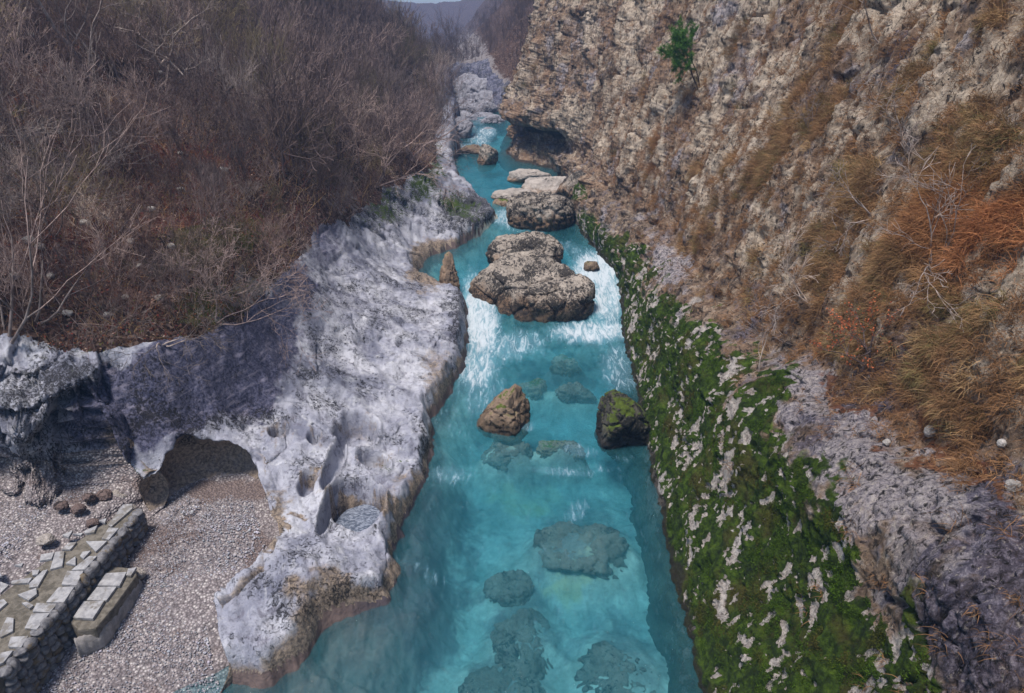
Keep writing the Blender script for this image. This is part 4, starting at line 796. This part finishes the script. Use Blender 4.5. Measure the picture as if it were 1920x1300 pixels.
bare_tree(60,600,'pale grey many stemmed tree lower left above the rock wall',2.0,.035,2,[(.5,.1,.8,1.1,1),(.8,0,.5,1.1,1),(-.4,.1,.8,1,.8)],depth=3,mt2='twig',up=.15,spread=.5,wob=.15)
bare_tree(318,168,'crooked white barked tree in front of the dark hollow high on the left slope',3.4,.17,3,[(.35,0,1,1,1),],depth=4,up=.2,mat='pbark',wob=.32,spread=.8)
bare_tree(170,150,'slender pale forked tree at upper left',3.6,.09,4,[(-.3,0,1,1,1),(.15,0,1,.8,.7)],depth=4,up=.3,spread=.5)
bare_tree(35,85,'leaning grey tree near the top left corner',2.8,.10,5,[(.5,0,.8,1,1),(-.2,0,1,.8,.8)],depth=4,up=.2)
bare_tree(405,205,'tawny trunked tree right of the dark hollow',2.1,.10,6,[(.1,0,1,1,1),(.5,0,.8,.8,.7)],depth=4,mat='twig',up=.15)
bare_tree(228,165,'short tan stump like tree left of the white barked tree',1.5,.06,7,[(0,0,1,1,1)],depth=3,mat='twig')
bare_tree(498,62,'round crowned bare tree on the grassy ledge high on the slope',2.1,.10,8,[(0,0,1,1,1),(-.5,0,.9,.9,.7),(.5,0,.9,.9,.7)],depth=4,mat='twig',up=.2,spread=.75)
bare_tree(190,350,'yellowish many stemmed shrub in the middle of the leafy slope',1.9,.025,9,[(.1,0,1,1,1),(-.3,.1,1,1,1),(.35,0,1,.9,1),(0,.3,1,1,.8),(.6,0,.8,.7,.8)],depth=3,mat='twig',name='shrub',rc=.016)
bare_tree(95,440,'pale twiggy shrub below the pebbly patch at left',1.6,.022,10,[(.3,0,1,1,1),(-.3,0,1,1,1),(.8,0,.7,1,1),(-.7,0,.7,.9,1)],depth=4,name='shrub',rc=.016)
bare_tree(300,640,'low grey twiggy shrub hanging over the blue rock wall',1.0,.02,12,[(.6,-.3,.3,1,1),(-.6,-.3,.3,1,1),(.1,-.5,.5,1,1),(.9,0,.1,1,1)],depth=3,name='shrub',up=.0,rc=.014)
bare_tree(400,600,'tangled grey brown shrub at the rim above the blue rock wall',1.5,.024,13,[(.7,-.1,.5,1,1),(-.7,-.1,.5,1,1),(.1,0,.9,1,1),(.9,.1,.2,1,1),(-.9,0,.3,1,1)],depth=4,name='shrub',mat='twig',up=.05,rc=.016)
bare_tree(480,560,'dark tangled shrub beside the top of the white rock',1.3,.022,14,[(.7,-.1,.6,1,1),(-.7,-.1,.6,1,1),(.1,0,.9,1,1)],depth=4,name='shrub',mat='dbark',up=.05,rc=.016)
bare_tree(700,350,'arching grey shrub overhanging the rocks left of the upper rapids',2.6,.05,15,[(.9,-.1,.5,1,1),(.4,0,.9,1,1),(-.4,0,.9,1,1),(.9,.3,.2,1,1)],depth=4,mat='twig',up=.02,name='shrub')
bare_tree(770,300,'bare tree arching over the river above the upper pool',3.0,.07,16,[(.8,0,.7,1,1),(.3,0,1,1,1),(-.2,0,1,1,.8)],depth=4,mat='twig',up=.08)

# far wood: hazy slopes beyond
FV=[]
for i in range(5):
    rs=np.random.default_rng(700+i); S=[]
    grow(S,(0,0,-.3),(rs.normal()*.1,rs.normal()*.1,1),3.2,.09,3,rs,up=.3,split=(2,4),wob=.13,segs=4,spread=.6)
    S=np.array(S); S[:,6:8]=np.maximum(S[:,6:8],.018); V,F=tubes(S,3); FV.append((V,F))
def wood(name,sel_mask,N,label,smin,smax,seed,col):
    r_=np.random.default_rng(seed); idx=np.nonzero(sel_mask)[0]; sel=r_.choice(idx,N); Vs=[];Fs=[];Ts=[];off=0
    for s in sel:
        V,F=FV[r_.integers(5)]; a=r_.uniform(0,6.28); sc=r_.uniform(smin,smax); ca,sa=math.cos(a)*sc,math.sin(a)*sc
        Vs.append(np.stack([V[:,0]*ca-V[:,1]*sa,V[:,0]*sa+V[:,1]*ca,V[:,2]*sc],-1)+TP[s]); Fs.append(F+off); off+=len(V)
        c=np.array(col)*r_.uniform(.6,1.3); Ts.append(np.tile(np.r_[c,1],(len(V),1)))
    tag(link(name,mesh_np(name,np.concatenate(Vs),np.concatenate(Fs),M['tint'],attrs={'tint':np.concatenate(Ts)})),label,'trees',kind='stuff')
wood('far_wood',(tk==2)&(gy>62)&(gy<175)&(tsr>2.2)&(gx>-45)&(gx<22),1500,'bare trees fading into mist on the far slopes',.28,.62,1,(.12,.085,.08))
wood('hill_wood',(tk==2)&(gy>26)&(gy<90)&(gx<-9)&(gx>-40)&(tsr>3)&(project(TP)[0]>520),300,'leafless wood thickening towards the top of the left slope',.35,.8,2,(.17,.125,.12))

# ------------------------------------------------------------------ cliff plants
def blades(base,nrm,n_per,length,width,spread,droop,cols,seed,segs=3):
    r_=np.random.default_rng(seed); n=len(base); K=n*n_per; b=np.repeat(base,n_per,axis=0); nn=np.repeat(nrm,n_per,axis=0)
    b=b+r_.normal(size=(K,3))*np.repeat(spread,n_per)[:,None]*np.array([.35,1,.8]); d=nn+r_.normal(size=(K,3))*.75+np.array([0,0,.45]); d/=np.linalg.norm(d,axis=1,keepdims=True)
    L=np.repeat(length,n_per)*r_.uniform(.5,1.2,K); w=width*r_.uniform(.7,1.4,K)
    side=np.cross(d,r_.normal(size=(K,3))); side/=np.linalg.norm(side,axis=1,keepdims=True); V=[]; p=b.copy()
    for s in range(segs+1):
        ww=(w*(1-s/segs*.85))[:,None]; V+= [p-side*ww,p+side*ww]; p=p+d*(L/segs)[:,None]; d=d+np.array([0,0,-droop]); d/=np.linalg.norm(d,axis=1,keepdims=True)
    V=np.stack(V,1); m=2*(segs+1); F=np.array([[2*s,2*s+1,2*s+3,2*s+2] for s in range(segs)])[None]+(np.arange(K)*m)[:,None,None]
    c=np.repeat(cols,n_per,axis=0)*r_.uniform(.6,1.35,(K,1)); T=np.repeat(np.c_[c,np.ones(K)],m,axis=0); return V.reshape(-1,3),F.reshape(-1,4),T
vis=(CM['px']>900)&(CM['px']<2010)&(CM['py']>-60)&(CM['py']<1350)&(CM['dz']>3)
gm=CM['grass']*vis; pr=gm**1.3/np.maximum(CM['dz'],5)**0; 
wgt=((pr>.10)*(pr+.15)+vis*(CM['hrel']>3.2)*(CM['moss']<.3)*(CM['px']>1150)*.035*ss(-.1,.4,fbm(CPOS,.5,3,seed=99)))/np.maximum(CM['dz'],4); wgt=np.maximum(wgt,0); wgt[CM['dz']>45]*=.4
above=lerp(.04,1,ss(40,-30,CM['py']-np.interp(CM['px'],[1240,1440,1740,1920],[470,690,850,970]))); wgt=wgt*above
def tufts(nt_,per,seedk,lmin,lmax,name,label,w0=.0042):
    r_=np.random.default_rng(seedk); idx=r_.choice(len(wgt),nt_,p=wgt/wgt.sum()); base=CPOS[idx]; dzz=CM['dz'][idx]; ln=r_.uniform(lmin,lmax,nt_)*np.interp(dzz,[10,50],[.8,1.7])
    orange=blob(CM['px'][idx],CM['py'][idx],[(1850,440,140,90,0,1),(1240,260,50,100,20,.3),(1640,420,50,50,0,.2)])[:,None]
    hue=r_.uniform(size=(nt_,1)); c0=np.where(hue<.5,[[.29,.165,.085]],np.where(hue<.8,[[.38,.25,.13]],[[.20,.165,.07]])); c0=c0*(1-orange)+np.array([[.38,.16,.07]])*orange; c0=c0*r_.uniform(.55,1.25,(nt_,1))
    V,F,T=blades(base,np.tile([[-.8,-.2,.45]],(nt_,1)),per,ln,w0,ln*.30,.40,c0,seedk,3); tag(link(name,mesh_np(name,V,F,M['tint'],attrs={'tint':T})),label,'grass',kind='stuff')
tufts(2300,85,4,.20,.46,'dry_grass','tufts of dry tawny grass hanging on the right cliff')
# scattered small tufts everywhere on the upper cliff
wgt=vis*(CM['hrel']>2.6)*(CM['moss']<.4)*1.0; wgt=wgt*above*(CM['px']>1120)*ss(-.25,.25,fbm(CPOS,.9,4,.6,seed=135))/np.maximum(CM['dz'],4)**.5; idx=rng.choice(len(wgt),4600,p=wgt/wgt.sum()); base=CPOS[idx]; ln=rng.uniform(.12,.32,len(idx))
V,F,T=blades(base,np.tile([[-.85,-.2,.3]],(len(idx),1)),30,ln,.004,ln*.40,.42,np.tile([[.27,.145,.07]],(len(idx),1))*rng.uniform(.6,1.2,(len(idx),1)),2,3); tag(link('sparse_grass',mesh_np('sparse_grass',V,F,M['tint'],attrs={'tint':T})),'small withered tufts rooted in the cracks of the right cliff','grass',kind='stuff')
# moss fuzz
mossok=vis&(CM['moss']>.55)&(CM['hrel']>.25); idx=np.nonzero(mossok)[0]
if len(idx):
    nzv=fbm(CPOS[idx],1.6,3,seed=90)+.5*fbm(CPOS[idx],5,2,seed=91); idx=idx[nzv>.05]; sel=rng.choice(idx,15000); base=CPOS[sel]; ln=rng.uniform(.018,.045,len(sel))
    g_=rng.uniform(size=(len(sel),1))*.6+.4*(fbm(base,1.2,3,seed=92)[:,None]+.5); br_=ss(-.02,.3,fbm(base,.8,3,seed=93))[:,None]; g_=g_*.95; c0=(np.array([[.010,.020,.003]])*(1-g_)+np.array([[.088,.165,.013]])*g_)*(1-br_)+np.array([[.075,.065,.016]])*br_
    V,F,T=blades(base,np.tile([[-.7,-.2,.7]],(len(sel),1)),9,ln,.006,ln*1.0,.3,np.clip(c0,0,1),3,2); tag(link('moss',mesh_np('moss',V,F,M['tint'],attrs={'tint':T})),'vivid green moss cushions along the foot of the right cliff','moss',kind='stuff')

# pine on the cliff
def leafy(px,py,label,L,r,seed,leafcol,n_leaf,ls,name,partname,lean,depth=3,needle=False):
    h=cliff_near(px,py); rs=np.random.default_rng(seed); S=[]
    for (dx,dy,dz_,lf) in lean: grow(S,(0.1,0,0),(dx,dy,dz_),L*lf,r,depth,rs,up=.18,split=(2,4),wob=.15,segs=4,spread=.65)
    S=np.array(S); e=empty(name,tuple(h)); tag(e,label,'tree' if name=='pine_tree' else 'shrub'); V,F=tubes(S,5); link('trunk' if name=='pine_tree' else 'stem',mesh_np('stem',V,F,M['dbark' if name=='pine_tree' else 'twig']),e)
    tips=S[S[:,6]<r*.42]; sel=rs.integers(0,len(tips),n_leaf); t=rs.uniform(size=(n_leaf,1)); p=tips[sel,0:3]*(1-t)+tips[sel,3:6]*t
    if needle: V,F,T=blades(p,rs.normal(size=(n_leaf,3)),7,np.full(n_leaf,ls),.006,np.full(n_leaf,.02),.1,np.tile([leafcol],(n_leaf,1)),seed,2)
    else:
        a=rs.normal(size=(n_leaf,3)); a/=np.linalg.norm(a,axis=1,keepdims=True); c_=np.cross(a,rs.normal(size=(n_leaf,3))); c_/=np.linalg.norm(c_,axis=1,keepdims=True)
        V=np.stack([p-a*ls,p-c_*ls*.6,p+a*ls,p+c_*ls*.6],1).reshape(-1,3); F=np.arange(4*n_leaf).reshape(-1,4); T=np.repeat(np.c_[np.array([leafcol])*rs.uniform(.6,1.4,(n_leaf,1)),np.ones(n_leaf)],4,axis=0)
    link(partname,mesh_np(partname,V,F,M['tint'],smooth=False,attrs={'tint':T}),e); return e
leafy(1308,178,'small green pine rooted in the right cliff face',1.6,.04,31,(.075,.17,.03),3000,.15,'pine_tree','crown',[(-.5,-.1,1,1),(.1,-.1,1,.9)],needle=True)
leafy(1625,690,'shrub with rusty orange leaves hanging on the right cliff',.75,.018,33,(.42,.12,.05),900,.022,'leafy_shrub','foliage',[(-.5,-.1,1,1.2),(-.3,-.4,1,1),(-.5,.4,1,1),(-.9,0,.5,1)])
for (a,b,L,sd,lean,lb) in [(1650,72,1.6,41,[(-.55,.1,.9,1,1)],'bare pale branch sticking out of the cliff near the top edge'),(1700,265,1.0,42,[(-.6,.2,.6,1,1),(-.5,-.2,.8,.7,.8)],'thin pale branch leaning over grass in the upper right'),(1528,245,.8,43,[(-.3,0,1,1,1),(-.5,.2,.8,.8,1)],'leafless little shrub on the brown grass mound of the cliff'),(1755,505,1.3,44,[(-.5,.4,.8,1,1),(-.3,.2,1,.9,1),(-.6,-.3,.6,.8,1)],'dark leafless shrub below the orange grass patch'),
  (1425,690,1.1,45,[(-.15,0,1,1,1)],'thin dry stalk rising from the crack above the moss'),(1520,560,1.0,46,[(-.5,.2,.9,1,1),(-.5,-.3,.8,1,1)],'small grey leafless shrub on slate coloured rock'),(1640,400,.9,47,[(-.7,-.3,.4,1,1),(-.6,.3,.7,1,1)],'thin bare twigs on the middle of the cliff')]:
    bare_tree(0,0,lb,L,.02,sd,lean,depth=3,at=cliff_near(a,b),name='shrub',rc=.010,mat='pbark',up=.05,spread=.5)
# pale loose stones on the ledge
for i,(a,b,s,lb) in enumerate([(1748,812,.2,'white angular stone on the rust coloured ledge'),(1668,832,.13,'rounded pale stone on the ledge left of the white stone'),(1905,915,.2,'pale stone on the ledge at the right edge'),(1884,835,.12,'small pale stone below the dark patch at the right edge')]):
    c=cliff_near(a,b); P,F,hz=rock_shape((s,s,s*1.1),400+i,planes=8)
    tag(link('ledge_stone',mesh_np('ledge_stone',P,F,BM['white'],attrs={'height':hz}),loc=c+np.array([-.05,-.02,.03])),lb,'stone')

# ------------------------------------------------------------------ haze, sky, sun
bm=bmesh.new(); bmesh.ops.create_cube(bm,size=1); zt_=max(float(TP[:,2].max()),36)+4; zb_=min(float(TP[:,2].min()),-4.5)-1; bm.transform(__import__('mathutils').Matrix.Translation((-20,435,(zt_+zb_)/2))@__import__('mathutils').Matrix.Diagonal((900,920,zt_-zb_,1))); print('haze',zb_,zt_)
nt=NT('thin_mist'); pv=nt.n('ShaderNodeVolumePrincipled'); pv.inputs['Color'].default_value=C(.30,.54,1.0); pv.inputs['Density'].default_value=.0011; nt.lk(pv.outputs[0],nt.out.inputs['Volume'])
hz=bm_obj('haze',bm,nt.m); tag(hz,kind='stuff')
w=bpy.data.worlds.new('World'); scene.world=w; w.use_nodes=True; t=w.node_tree; bg=t.nodes['Background']; sk=t.nodes.new('ShaderNodeTexSky'); sk.sky_type='NISHITA'; sk.sun_disc=False
sd=Vector((-.24,-.20,.95)).normalized(); el=math.asin(sd.z); sk.sun_elevation=el; sk.sun_rotation=math.atan2(sd.x,sd.y); sk.air_density=1.2; sk.dust_density=1.0
t.links.new(sk.outputs[0],bg.inputs[0]); bg.inputs[1].default_value=.095
sl=bpy.data.lights.new('sun','SUN'); sl.energy=3.8; sl.angle=R(14); sl.color=(1,.92,.82); so=bpy.data.objects.new('sun',sl); COL.objects.link(so); so.rotation_euler=sd.to_track_quat('Z','Y').to_euler()
scene.view_settings.view_transform='Standard'; scene.view_settings.look='None'; scene.view_settings.exposure=.42; scene.view_settings.gamma=1
scene.cycles.use_denoising=True; scene.cycles.max_bounces=8; scene.cycles.volume_bounces=2; scene.cycles.transparent_max_bounces=12; scene.cycles.diffuse_bounces=3
